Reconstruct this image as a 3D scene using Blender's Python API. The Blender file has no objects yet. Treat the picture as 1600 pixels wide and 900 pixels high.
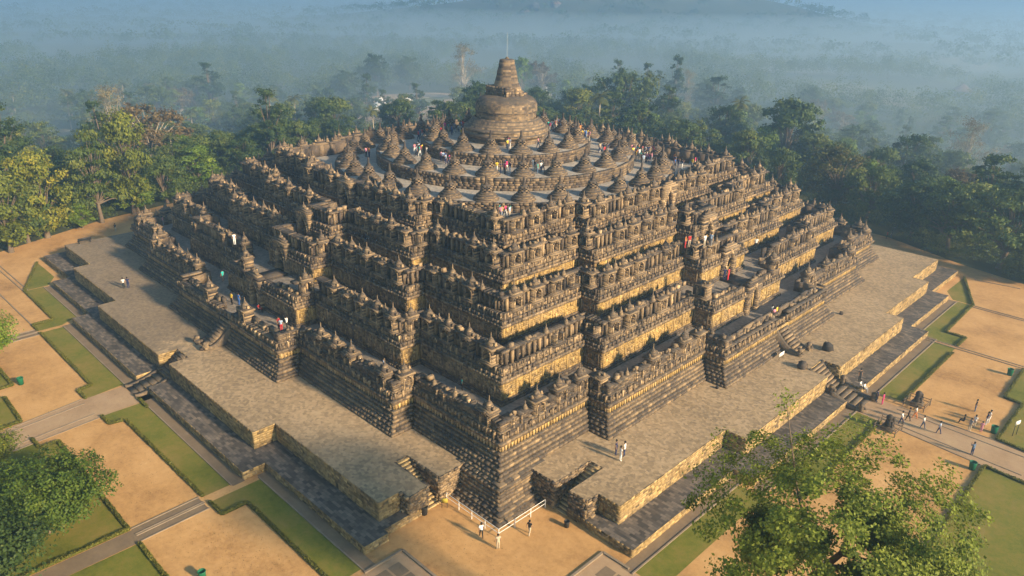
import bpy, math, random
import numpy as np
from mathutils import Vector, Matrix
random.seed(7); rng = np.random.default_rng(11)
SC = bpy.context.scene; COL = SC.collection
R = math.radians

# ------------------------------------------------------------------ camera
CAM = np.array([88.16, -88.05, 46.62]); FPX = 1186.52
_y, _p, _r = R(44.34), R(-22.0), R(1.16)
FW = np.array([-math.sin(_y)*math.cos(_p), math.cos(_y)*math.cos(_p), math.sin(_p)])
_rt = np.array([math.cos(_y), math.sin(_y), 0.0]); _up = np.cross(_rt, FW)
RT = _rt*math.cos(_r) + _up*math.sin(_r); UP = -_rt*math.sin(_r) + _up*math.cos(_r)
cd = bpy.data.cameras.new('camera'); cam = bpy.data.objects.new('camera', cd); COL.objects.link(cam)
cd.sensor_width = 36; cd.lens = 36*FPX/1600; cd.clip_start = 0.5; cd.clip_end = 9000
m3 = Matrix((tuple(RT), tuple(UP), tuple(-FW))).transposed()
cam.matrix_world = Matrix.Translation(Vector(CAM)) @ m3.to_4x4()
SC.camera = cam

# ------------------------------------------------------------------ terrain
def hgt(x, y):
    x = np.asarray(x, float); y = np.asarray(y, float)
    r = (np.abs(x)**4 + np.abs(y)**4)**0.25
    s = np.clip((r-84)/130.0, 0, 1); s = s*s*(3-2*s)
    far = np.clip((r-150)/300.0, 0, 1)
    h = -13*s + far*(2.2*np.sin(x*0.013+1)*np.cos(y*0.011) + 1.6*np.sin(x*0.031-y*0.027))
    for cx, cy, a, w in HILLS:
        h = h + a*np.exp(-(((x-cx)**2+(y-cy)**2)/(2*w*w)))
    return h
HILLS = [(-700, 890, 52, 120), (-560, 1060, 40, 110), (20, 520, 20, 26), (-820, 700, 20, 120)]
def ray(u, v): return FW*FPX + RT*(u-800) - UP*(v-450)
def at(u, v, z=None):
    """point of the ground seen at photo pixel u, v (or of the level z)"""
    d = ray(u, v)
    if z is not None: return CAM + d*((z-CAM[2])/d[2])
    t = (0-CAM[2])/d[2] if d[2] < 0 else 5
    lo, hi = 0.0, (-40-CAM[2])/d[2] if d[2] < -1 else 5
    lo = 0.02; n = 400
    ts = np.linspace(lo, min(hi, 4), n); P = CAM + ts[:, None]*d
    below = P[:, 2] < hgt(P[:, 0], P[:, 1])
    i = int(np.argmax(below)) if below.any() else n-1
    return P[i]
def px(p):
    D = np.asarray(p, float)-CAM; w = D@FW
    return 800+FPX*(D@RT)/w, 450-FPX*(D@UP)/w, w

# ------------------------------------------------------------------ materials
def mat(name, rough=0.9):
    m = bpy.data.materials.new(name); m.use_nodes = True
    nt = m.node_tree; b = nt.nodes['Principled BSDF']; b.inputs['Roughness'].default_value = rough
    b.inputs['Specular IOR Level'].default_value = 0.2
    return m, nt, b
def N(nt, t, **kw):
    n = nt.nodes.new(t)
    for k, v in kw.items():
        if k in n.inputs.keys(): n.inputs[k].default_value = v
        else: setattr(n, k, v)
    return n
def ramp(nt, src, stops):
    n = nt.nodes.new('ShaderNodeValToRGB'); e = n.color_ramp.elements
    while len(e) < len(stops): e.new(0.5)
    for el, (p, c) in zip(e, stops): el.position = p; el.color = (*c, 1) if len(c) == 3 else c
    nt.links.new(src, n.inputs[0]); return n.outputs[0]
def noise(nt, scale, detail=4, rough=0.6, vec=None, dist=0.0):
    n = N(nt, 'ShaderNodeTexNoise', Scale=scale, Detail=detail, Roughness=rough, Distortion=dist)
    if vec is None:
        g = nt.nodes.new('ShaderNodeNewGeometry'); vec = g.outputs['Position']
    nt.links.new(vec, n.inputs['Vector']); return n.outputs['Fac']
def mix(nt, fac, a, b, mode='MIX'):
    n = nt.nodes.new('ShaderNodeMix'); n.data_type = 'RGBA'; n.blend_type = mode
    for s, v in ((0, fac), (6, a), (7, b)):
        if isinstance(v, (int, float)): n.inputs[s].default_value = v
        elif isinstance(v, tuple): n.inputs[s].default_value = (*v, 1) if len(v) == 3 else v
        else: nt.links.new(v, n.inputs[s])
    return n.outputs[2]
def bump(nt, b, src, strength, dist=0.05):
    n = N(nt, 'ShaderNodeBump', Strength=strength, Distance=dist); nt.links.new(src, n.inputs['Height']); nt.links.new(n.outputs[0], b.inputs['Normal'])
def attr(nt, name='tint'):
    n = nt.nodes.new('ShaderNodeAttribute'); n.attribute_name = name; return n.outputs['Fac']
def mathn(nt, op, a, b):
    n = nt.nodes.new('ShaderNodeMath'); n.operation = op
    for i, v in enumerate((a, b)):
        if isinstance(v, (int, float)): n.inputs[i].default_value = v
        else: nt.links.new(v, n.inputs[i])
    return n.outputs[0]

STONE_STOPS = [(0.0, (.028, .024, .023)), (0.28, (.088, .067, .051)), (0.52, (.19, .137, .084)), (0.78, (.33, .23, .13)), (1.0, (.48, .345, .195))]
def stone_mat(name, gain=1.0, ochre=0.0):
    m, nt, b = mat(name, 0.92)
    t = attr(nt)
    n1 = noise(nt, 0.22, 5, 0.65); n2 = noise(nt, 3.2, 5, 0.7)
    s = mathn(nt, 'ADD', t, mathn(nt, 'MULTIPLY', mathn(nt, 'SUBTRACT', n1, 0.5), 0.75))
    s = mathn(nt, 'ADD', s, mathn(nt, 'MULTIPLY', mathn(nt, 'SUBTRACT', n2, 0.5), 0.65))
    c = ramp(nt, s, [(p, tuple(x*gain for x in cc)) for p, cc in STONE_STOPS])
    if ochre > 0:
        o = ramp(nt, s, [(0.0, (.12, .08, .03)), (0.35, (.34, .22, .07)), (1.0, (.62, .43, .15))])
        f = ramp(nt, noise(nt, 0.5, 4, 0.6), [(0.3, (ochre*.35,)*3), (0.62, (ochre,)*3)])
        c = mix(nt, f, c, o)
    # lichen and weather stains
    l = ramp(nt, noise(nt, 0.9, 6, 0.7, dist=0.4), [(0.56, (0, 0, 0)), (0.72, (.6, .6, .6))])
    c = mix(nt, l, c, (.045, .044, .036))
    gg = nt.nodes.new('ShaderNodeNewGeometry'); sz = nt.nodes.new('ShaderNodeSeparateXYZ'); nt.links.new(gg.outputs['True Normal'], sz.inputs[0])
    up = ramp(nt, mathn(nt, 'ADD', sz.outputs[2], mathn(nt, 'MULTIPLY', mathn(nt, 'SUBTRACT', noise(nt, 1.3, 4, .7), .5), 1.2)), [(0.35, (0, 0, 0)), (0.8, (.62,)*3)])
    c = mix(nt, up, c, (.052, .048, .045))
    nt.links.new(c, b.inputs['Base Color'])
    bump(nt, b, noise(nt, 11.0, 4, 0.7), 0.35, 0.04)
    return m
STONE = stone_mat('andesite_stone'); OCHRE = stone_mat('ochre_relief_stone', 1.1, 0.85); FACE = stone_mat('platform_facing_stone', 1.15, 0.55); SHADEREL = stone_mat('shaded_relief_stone', 1.15, 0.12)  # last one: ochre relief greyed for south faces, cool shade painted into colour

def paving_mat(name, stops, scale, dark=0.5):
    m, nt, b = mat(name, 0.95)
    g = nt.nodes.new('ShaderNodeNewGeometry')
    v = N(nt, 'ShaderNodeTexVoronoi', Scale=scale); nt.links.new(g.outputs['Position'], v.inputs['Vector']); v.distance = 'CHEBYCHEV'
    sp = nt.nodes.new('ShaderNodeSeparateColor'); nt.links.new(v.outputs['Color'], sp.inputs[0])
    n1 = noise(nt, 0.12, 5, 0.6); n2 = noise(nt, 1.4, 5, 0.7)
    s = mathn(nt, 'ADD', mathn(nt, 'MULTIPLY', sp.outputs[0], 0.35), mathn(nt, 'MULTIPLY', n1, 0.55))
    s = mathn(nt, 'ADD', s, mathn(nt, 'MULTIPLY', n2, 0.2))
    c = ramp(nt, s, stops)
    if dark:   # paving greyer and darker towards the west, in noisy patches
        sx = nt.nodes.new('ShaderNodeSeparateXYZ'); nt.links.new(g.outputs['Position'], sx.inputs[0])
        w = mathn(nt, 'ADD', mathn(nt, 'MULTIPLY', sx.outputs[0], -0.022), mathn(nt, 'MULTIPLY', noise(nt, .08, 5, .65), 1.5))
        w = mathn(nt, 'ADD', w, mathn(nt, 'MULTIPLY', noise(nt, .7, 5, .7), .4))
        c = mix(nt, ramp(nt, w, [(0.95, (0, 0, 0)), (1.35, (dark,)*3)]), c, mix(nt, .5, (.07, .065, .062), c, 'MIX'))
    nt.links.new(c, b.inputs['Base Color']); bump(nt, b, v.outputs['Distance'], 0.35, 0.03)
    return m
PAVE = paving_mat('walkway_paving', [(0.2, (.14, .105, .068)), (0.5, (.27, .195, .115)), (0.7, (.36, .26, .155)), (0.95, (.44, .33, .20))], 3.2, .85)
GFLOOR = paving_mat('gallery_paving', [(0.2, (.11, .10, .09)), (0.6, (.22, .185, .15)), (0.95, (.34, .29, .23))], 3.0, 0)
TFLOOR = paving_mat('terrace_paving', [(0.2, (.17, .155, .14)), (0.6, (.33, .29, .24)), (0.95, (.45, .40, .33))], 2.6, 0)
def block_paving(name):
    m, nt, b = mat(name, 0.95)
    g = nt.nodes.new('ShaderNodeNewGeometry')
    br = N(nt, 'ShaderNodeTexBrick', Scale=1.0, Color1=(0, 0, 0, 1), Color2=(1, 1, 1, 1), Mortar=(0.1, 0.1, 0.1, 1))
    br.inputs['Mortar Size'].default_value = 0.012; br.inputs['Brick Width'].default_value = 0.62; br.inputs['Row Height'].default_value = 0.33
    br.offset = 0.5
    nt.links.new(g.outputs['Position'], br.inputs['Vector'])
    s = mathn(nt, 'ADD', mathn(nt, 'MULTIPLY', br.outputs['Color'], 0.45), mathn(nt, 'MULTIPLY', noise(nt, 0.35, 5, 0.7), 0.6))
    c = ramp(nt, s, [(0.2, (.035, .032, .03)), (0.5, (.085, .072, .062)), (0.75, (.16, .13, .105)), (0.98, (.30, .25, .19))])
    nt.links.new(c, b.inputs['Base Color']); bump(nt, b, br.outputs['Fac'], -0.5, 0.03)
    return m
DARKPAVE = block_paving('dark_block_paving')

def ground_mat(name, stops, s1=0.05, s2=1.2, bs=0.2, fine=14.0):
    m, nt, b = mat(name, 1.0)
    s = mathn(nt, 'ADD', mathn(nt, 'MULTIPLY', noise(nt, s1, 5, 0.6), 0.5), mathn(nt, 'MULTIPLY', noise(nt, s2, 6, 0.75), 0.3))
    s = mathn(nt, 'ADD', s, mathn(nt, 'MULTIPLY', noise(nt, fine, 3, 0.7), 0.2))
    nt.links.new(ramp(nt, s, stops), b.inputs['Base Color']); bump(nt, b, noise(nt, fine*.6, 4, 0.8), bs, 0.05)
    return m
SAND = ground_mat('sand', [(0.36, (.22, .115, .045)), (0.45, (.37, .205, .078)), (0.52, (.46, .262, .102)), (0.60, (.51, .30, .125)), (0.68, (.60, .39, .19))], 0.16, 1.8, 0.5, 22.0)
LAWN = ground_mat('lawn_grass', [(0.36, (.065, .075, .008)), (0.47, (.125, .13, .016)), (0.56, (.18, .145, .03)), (0.68, (.26, .17, .06))], 0.16, 1.6, 0.8)
FLOORF = ground_mat('forest_floor', [(0.3, (.03, .042, .016)), (0.5, (.055, .062, .024)), (0.7, (.12, .10, .05))], 0.02, 0.3, 0.5, 3.0)
KERB = ground_mat('kerb_stone', [(0.3, (.13, .10, .075)), (0.6, (.26, .20, .14)), (0.8, (.36, .28, .19))], 0.5, 3.0, 0.4)
PATHM = ground_mat('path_paving', [(0.3, (.23, .145, .08)), (0.5, (.33, .22, .13)), (0.7, (.41, .29, .17))], 0.3, 2.0, 0.2)
DRY = ground_mat('dry_field_soil', [(0.3, (.07, .07, .03)), (0.55, (.14, .115, .06)), (0.75, (.21, .165, .095))], 0.03, 0.4, 0.3, 3.0)
TILE = ground_mat('garden_tile', [(0.3, (.11, .08, .055)), (0.6, (.20, .145, .092))], 0.5, 3.0, 0.2)

def leaf_mat(name, stops, trans=0.3):
    m, nt, b = mat(name, 0.6)
    oi = nt.nodes.new('ShaderNodeObjectInfo')
    s = mathn(nt, 'ADD', mathn(nt, 'MULTIPLY', attr(nt), 0.75), mathn(nt, 'MULTIPLY', oi.outputs['Random'], 0.25))
    c = ramp(nt, s, stops); nt.links.new(c, b.inputs['Base Color'])
    tr = nt.nodes.new('ShaderNodeBsdfTranslucent'); nt.links.new(c, tr.inputs[0])
    ms = nt.nodes.new('ShaderNodeMixShader'); ms.inputs[0].default_value = trans
    nt.links.new(b.outputs[0], ms.inputs[1]); nt.links.new(tr.outputs[0], ms.inputs[2])
    nt.links.new(ms.outputs[0], nt.nodes['Material Output'].inputs[0])
    return m
LF = {
 'green': leaf_mat('leaf_green', [(0.1, (.028, .054, .010)), (0.5, (.078, .112, .02)), (0.9, (.19, .20, .04))]),
 'dark': leaf_mat('leaf_dark', [(0.1, (.018, .040, .010)), (0.5, (.050, .082, .018)), (0.9, (.12, .145, .03))]),
 'yellow': leaf_mat('leaf_yellow', [(0.1, (.07, .085, .010)), (0.5, (.14, .165, .02)), (0.9, (.33, .28, .03))]),
 'brown': leaf_mat('leaf_brown', [(0.1, (.07, .055, .02)), (0.5, (.15, .105, .042)), (0.9, (.24, .17, .065))]),
 'rust': leaf_mat('leaf_rust', [(0.1, (.03, .05, .012)), (0.5, (.085, .085, .02)), (0.9, (.20, .12, .04))]),
 'leftnear': leaf_mat('leaf_left_near', [(0.1, (.03, .06, .008)), (0.5, (.075, .12, .014)), (0.9, (.17, .20, .03))]),
 'lime': leaf_mat('leaf_lime', [(0.1, (.045, .085, .008)), (0.5, (.115, .18, .015)), (0.9, (.25, .30, .035))]),
 'pale': leaf_mat('leaf_pale', [(0.1, (.12, .10, .055)), (0.5, (.22, .18, .09)), (0.9, (.32, .27, .14))]),
 'fg': leaf_mat('leaf_foreground', [(0.05, (.035, .060, .010)), (0.4, (.16, .20, .025)), (0.7, (.25, .29, .042)), (0.95, (.42, .37, .10))], 0.4),
 'palm': leaf_mat('leaf_palm', [(0.1, (.04, .055, .012)), (0.5, (.09, .10, .025)), (0.9, (.17, .15, .05))]),
}
def plain(name, c, rough=0.7, metal=0.0, spec=0.2):
    m, nt, b = mat(name, rough); b.inputs['Metallic'].default_value = metal; b.inputs['Specular IOR Level'].default_value = spec
    cc = mix(nt, ramp(nt, noise(nt, 9.0, 3, 0.6), [(0.3, (.82,)*3), (0.7, (1, 1, 1))]), (0, 0, 0), c, 'MIX')
    nt.links.new(cc, b.inputs['Base Color']); return m
BARK = ground_mat('bark', [(0.3, (.07, .05, .035)), (0.7, (.19, .145, .10))], 0.8, 4.0, 0.8, 12)
BARKP = ground_mat('bark_pale', [(0.3, (.22, .18, .13)), (0.7, (.42, .36, .28))], 0.8, 4.0, 0.6, 12)
WHITE = plain('white_paint', (.8, .78, .74)); STEEL = plain('rail_paint', (.62, .62, .6), 0.35, 0.3, 0.5)
DARK = plain('dark_metal', (.03, .03, .03), 0.5); GREENP = plain('green_plastic', (.012, .12, .06), 0.45)
YEL = plain('yellow_paint', (.42, .33, .05)); HOUSEW = plain('weathered_plaster', (.10, .10, .10)); ROOF = plain('roof_tile', (.22, .13, .09)); SIGNW = plain('sign_white', (.75, .75, .72))

# ------------------------------------------------------------------ mesh building
_BF = np.array([[0,1,5,4],[1,2,6,5],[2,3,7,6],[3,0,4,7],[4,5,6,7],[3,2,1,0]])
class MB:
    def __init__(s): s.V=[]; s.F=[]; s.M=[]; s.T=[]; s.n=0; s.B=[]
    def raw(s, v, f, m=0, t=0.5):
        v = np.asarray(v, float).reshape(-1, 3); f = np.asarray(f, int).reshape(-1, 4)
        s.V.append(v); s.F.append(f+s.n); s.n += len(v)
        k = len(f); s.M.append(np.full(k, m) if np.isscalar(m) else np.asarray(m)); s.T.append(np.full(k, t) if np.isscalar(t) else np.asarray(t, float))
    def box(s, x, y, tx, ty, L, d0, d1, z0, z1, tint=.5, m=0, taper=0.0, jit=0.0):
        """from x,y along the tangent for L; normal (ty,-tx) from d0 to d1"""
        s.B.append((x, y, tx, ty, L, d0, d1, z0, z1, tint, m, taper, jit))
    def cbox(s, cx, cy, w, d, z0, z1, tint=.5, m=0, taper=0.0, jit=0.0, ang=0.0):
        """centred: w along local x(depth/out), d along local y"""
        c, sn = math.cos(ang), math.sin(ang)
        # tangent = local y dir, normal=(ty,-tx)=local x
        tx, ty = -sn, c
        s.box(cx-tx*d/2, cy-ty*d/2, tx, ty, d, -w/2, w/2, z0, z1, tint, m, taper, jit)
    def flush(s):
        if not s.B: return
        P = np.array(s.B, float); s.B = []
        x, y, tx, ty, L, d0, d1, z0, z1, ti, m, tp, j = P.T
        nx, ny = ty, -tx
        def c(a, d, z, sh):
            al = a*L; 
            al = al + sh*np.where(a > 0.5, -1, 1)*L*tp*0.5
            mid = (d0+d1)/2; dd = d + (mid-d)*tp*sh
            return np.stack([x+tx*al+nx*dd, y+ty*al+ny*dd, z], 1)
        V = np.stack([c(0,d0,z0,0), c(1,d0,z0,0), c(1,d1,z0,0), c(0,d1,z0,0), c(0,d0,z1,1), c(1,d0,z1,1), c(1,d1,z1,1), c(0,d1,z1,1)], 1)
        V = V + rng.normal(0, 1, V.shape)*j[:, None, None]
        k = len(P); F = (_BF[None]+np.arange(k)[:, None, None]*8).reshape(-1, 4)
        F = F[:, ::-1]
        s.raw(V.reshape(-1, 3), F, np.repeat(m.astype(int), 6), np.repeat(ti, 6))
    def lathe(s, prof, seg, cx=0, cy=0, z=0, m=0, tint=None, skip=None, jit=0.0, a0=0.0, ar=None, sq=None):
        prof = np.array(prof, float); n = len(prof)
        a = np.linspace(0, 2*math.pi, seg, endpoint=False)+a0
        rr = prof[:, 0][:, None]*np.ones(seg) + (rng.normal(0, jit, (n, seg)) if jit else 0)
        V = np.stack([cx+rr*np.cos(a), cy+rr*np.sin(a), z+prof[:, 1][:, None]*np.ones(seg)], -1).reshape(-1, 3)
        F = []; T = []
        for i in range(n-1):
            row = rng.normal(.40, .035)
            for k in range(seg):
                if skip and skip(i, k): continue
                F.append((i*seg+k, i*seg+(k+1) % seg, (i+1)*seg+(k+1) % seg, (i+1)*seg+k)); T.append(row+rng.normal(0, .10) if tint is None else tint)
        s.raw(V, F, m, np.clip(T, 0, 1))
    def tube(s, p, q, r0, r1, seg=6, m=0, t=.5):
        p = np.asarray(p, float); q = np.asarray(q, float); d = q-p; L = np.linalg.norm(d)
        if L < 1e-6: return
        d /= L; a = np.cross(d, [0, 0, 1.0]) if abs(d[2]) < .9 else np.cross(d, [1.0, 0, 0]); a /= np.linalg.norm(a); b = np.cross(d, a)
        th = np.linspace(0, 2*math.pi, seg, endpoint=False)
        ring = np.cos(th)[:, None]*a+np.sin(th)[:, None]*b
        V = np.concatenate([p+ring*r0, q+ring*r1]); F = [(k, (k+1) % seg, seg+(k+1) % seg, seg+k) for k in range(seg)]
        s.raw(V, F, m, t)
    def build(s, name, mats, parent=None, smooth=False, loc=None):
        s.flush()
        me = bpy.data.meshes.new(name)
        V = np.concatenate(s.V); F = np.concatenate(s.F).astype(np.int32)
        me.vertices.add(len(V)); me.vertices.foreach_set('co', V.astype(np.float32).ravel())
        me.loops.add(F.size); me.loops.foreach_set('vertex_index', F.ravel())
        me.polygons.add(len(F)); me.polygons.foreach_set('loop_start', np.arange(len(F), dtype=np.int32)*4)
        me.polygons.foreach_set('loop_total', np.full(len(F), 4, np.int32))
        mats = mats if isinstance(mats, (list, tuple)) else [mats]
        for mm in mats: me.materials.append(mm)
        me.polygons.foreach_set('material_index', np.concatenate(s.M).astype(np.int32))
        if smooth: me.polygons.foreach_set('use_smooth', np.ones(len(F), bool))
        at_ = me.attributes.new('tint', 'FLOAT', 'FACE'); at_.data.foreach_set('value', np.concatenate(s.T).astype(np.float32))
        me.update(calc_edges=True); 
        o = bpy.data.objects.new(name, me); COL.objects.link(o)
        if parent: o.parent = parent
        if loc is not None: o.location = loc
        return o
def tag(o, label, cat, group=None):
    o['label'] = label; o['category'] = cat
    if group: o['group'] = group
    return o
def empty(name, loc=(0, 0, 0), rz=0):
    o = bpy.data.objects.new(name, None); COL.objects.link(o); o.location = loc; o.rotation_euler.z = rz
    o.empty_display_size = .3; return o
def cp(o, parent=None, kids=True):
    c = o.copy(); COL.objects.link(c)
    if parent: c.parent = parent
    if kids:
        for ch in list(o.children): cp(ch, c)
    return c
def struct(o): o['kind'] = 'structure'; return o
def sheet(name, poly, z, m, thick=0.0):
    """flat polygon (or slab)"""
    me = bpy.data.meshes.new(name); n = len(poly)
    V = [(x, y, z) for x, y in poly]; F = [tuple(range(n))]
    if thick:
        V += [(x, y, z-thick) for x, y in poly]; F += [(i, i+n, (i+1) % n+n, (i+1) % n) for i in range(n)]
    me.from_pydata(V, [], F); me.materials.append(m); me.update()
    o = bpy.data.objects.new(name, me); COL.objects.link(o); return o

# ------------------------------------------------------------------ temple plan
ZA, ZB = 2.95, 0.9
C_, D_, E_, P_ = 46.3, 48.95, 51.7, 33.2
T_ = [0, 6.25, 10.7, 14.7, 18.9]; Z_ = [ZA, 6.1, 9.7, 13.0, 15.9, 18.1]
QH = [15.1, 9.0, 5.6, 3.3]; AXE = [0.5, 0.6, 1.1, 2.6]; AXS = [0.2, -0.4, -0.9, -1.4]
def outline(lv, t):
    """CCW outline of level lv inset by t (from the body's foot), list of (x,y,side)"""
    pts = []
    for k in range(4):
        c, d, e = C_-t, D_-t, E_-t; p = P_-t
        ax = (AXE[lv] if k == 0 else (-AXS[lv] if k == 3 else 0)) if lv < 4 else 0
        if lv < 4:
            q = QH[lv] + (T_[lv]-t)
            loc = [(c, -c), (c, -p), (d, -p), (d, ax-q), (e, ax-q), (e, ax+q), (d, ax+q), (d, p), (c, p)]
        else:
            loc = [(c, -c), (c, -p), (d, -p), (d, p), (c, p)]
        a = k*math.pi/2; cs, sn = round(math.cos(a)), round(math.sin(a))
        pts += [(x*cs-y*sn, x*sn+y*cs) for x, y in loc]
    return pts
def seen(tx, ty):  # outward normal faces east or south
    return (ty > 0.3) or (-tx < -0.3)
def wall_course(mb, poly, z0, z1, inset_fn, back, m=0, bl=.55, jit=.03, tmean=.42, tsd=.16, gaps=(), lod=True, miss=0.0, depth_sd=.035, only=None, closed=True, southshade=False):
    """one course of blocks round a polygon of (x,y)"""
    n = len(poly)
    for i in range(n if closed else n-1):
        x0, y0 = poly[i]; x1, y1 = poly[(i+1) % n]
        L = math.hypot(x1-x0, y1-y0)
        if L < 0.02: continue
        tx, ty = (x1-x0)/L, (y1-y0)/L
        if only and not only(tx, ty): continue
        vis = seen(tx, ty) or not lod
        b = bl if vis else bl*4
        s = -random.random()*b*.5 if False else 0.0
        while s < L-1e-6:
            l = b*random.uniform(.6, 1.45)
            if L-s-l < b*.4: l = L-s
            xs, ys = x0+tx*(s+l/2), y0+ty*(s+l/2)
            sk = False
            for (gx, gy, gr) in gaps:
                if abs(xs-gx) < gr+l*.5 and abs(ys-gy) < gr+l*.5: sk = True
            mm = 2 if (m == 1 and southshade and tx > .5) else m  # south faces take the relief copy with shade in its colour
            if not sk and not (miss and random.random() < miss):
                d = min(abs(random.gauss(0, depth_sd)), .3)
                mb.box(x0+tx*s, y0+ty*s, tx, ty, l-.006, back, d, z0, z1-.004, min(1, max(0, random.gauss(tmean, tsd))), mm, 0, jit*.4)
            s += l

def niche_mesh(variant):
    random.seed(50+variant)
    b = MB()
    W, Dp = 1.55, 1.15
    def rnd(): return min(1, max(0, random.gauss(.46, .17)))
    b.cbox(0, 0, Dp+.35, W+.35, 0, .22, rnd(), 0, 0, .02); b.cbox(0, 0, Dp+.2, W+.2, .22, .42, rnd(), 0, 0, .02)
    z = .42; top = 1.72 if variant != 3 else 1.2
    while z < top-.01:
        h = .185; zc = z+h/2
        w = .46 if zc < 1.1 else (.46*math.sqrt(max(0, 1-((zc-1.1)/.55)**2)) if zc < 1.65 else 0)
        for sgn in (-1, 1):
            a0, a1 = (w, W/2)
            cy = sgn*(a0+a1)/2
            b.cbox(0, cy, Dp, a1-a0, z, z+h-.01, rnd(), 0, 0, .018)
            if w > .05: b.cbox(Dp/2+.04, sgn*(w+.09), .12, .18, z, z+h, min(1, rnd()+.12), 0, 0, .015)
        z += h
    b.cbox(-Dp*.42, 0, Dp*.14, 1.0, .42, top, .0, 0)   # back of the recess, its shade painted in as near-black tint
    if variant != 3:
        b.cbox(.05, 0, .3+Dp, .5, 1.72, 1.95, rnd(), 0, .2, .02)
        b.cbox(0, 0, Dp+.3, W+.3, 1.74, 1.92, rnd(), 0, 0, .02)
        b.cbox(0, 0, Dp+.05, W+.0, 1.92, 2.1, rnd(), 0, .1, .03)
        for sy in (-1, 1):
            b.cbox(0, sy*W*.42, .35, .3, 2.1, 2.45, rnd(), 0, .6, .02)
        if variant != 2:
            b.cbox(0, 0, Dp*.75, W*.62, 2.1, 2.3, rnd(), 0, .1, .02)
            b.lathe([(.42, 2.3), (.43, 2.4), (.33, 2.46), (.31, 2.62), (.2, 2.78), (.11, 2.84), (.11, 2.92), (.06, 3.0), (.03, 3.45), (0.001, 3.47)], 9, jit=.012)
        else:
            b.cbox(.1, .1, .4, .5, 2.1, 2.35, rnd(), 0, .3, .05)
    else:
        for k in range(5): b.cbox(random.uniform(-.3, .3), random.uniform(-.6, .6), .4, .4, 1.2, 1.2+random.uniform(.1, .5), rnd(), 0, .3, .05)
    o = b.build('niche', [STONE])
    if variant != 3:
        s = MB(); s.lathe([(.30, .42), (.33, .5), (.2, .62), (.19, .85), (.22, .95), (.08, 1.0), (.11, 1.08), (.12, 1.17), (.05, 1.27), (.001, 1.29)], 8, cx=-.05, tint=.1)  # statue tinted dark to carry the shade of the recess
        s.build('buddha_statue', [STONE], o)
    random.seed(100)
    return o
NICHES = [niche_mesh(k) for k in range(4)]
USED = {}
def place_niche(k, parent, x, y, z, ang):
    if k not in USED: USED[k] = 1; o = NICHES[k]; o.parent = parent
    else: o = cp(NICHES[k], parent)
    o.location = (x, y, z); o.rotation_euler.z = ang+random.uniform(-.03, .03); o.scale = (1.05, 1, 1.0); return o

def pinnacle(mb, x, y, z, s=1.0):
    t = random.gauss(.45, .12)
    mb.cbox(x, y, .55*s, .55*s, z, z+.2*s, t, 0, 0, .02)
    mb.lathe([(.30*s, .2*s), (.32*s, .32*s), (.25*s, .4*s), (.24*s, .58*s), (.14*s, .72*s), (.07*s, .76*s), (.03*s, 1.15*s), (.001, 1.17*s)], 7, x, y, z, 0, jit=.01)

PIN = []
def put_pin(parent, x, y, z, s):
    if not PIN:
        b = MB(); pinnacle(b, 0, 0, 0, 1.0); o = b.build('pinnacle', [STONE], parent); PIN.append(o)
    else: o = cp(PIN[0], parent)
    o.location = (x, y, z); o.rotation_euler.z = random.uniform(-.1, .1); o.scale = (s, s, s)
def lumps(mb, x, y, z, tx, ty, n=3):
    for _ in range(n):
        s = random.uniform(-.8, .8); w = random.uniform(.25, .6)
        mb.box(x+tx*s, y+ty*s, tx, ty, w, -random.uniform(.3, .8), random.uniform(-.15, .05), z-.05, z+random.uniform(.1, .55), min(1, max(0, random.gauss(.45, .2))), 0, random.uniform(0, .4), .03)

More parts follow.
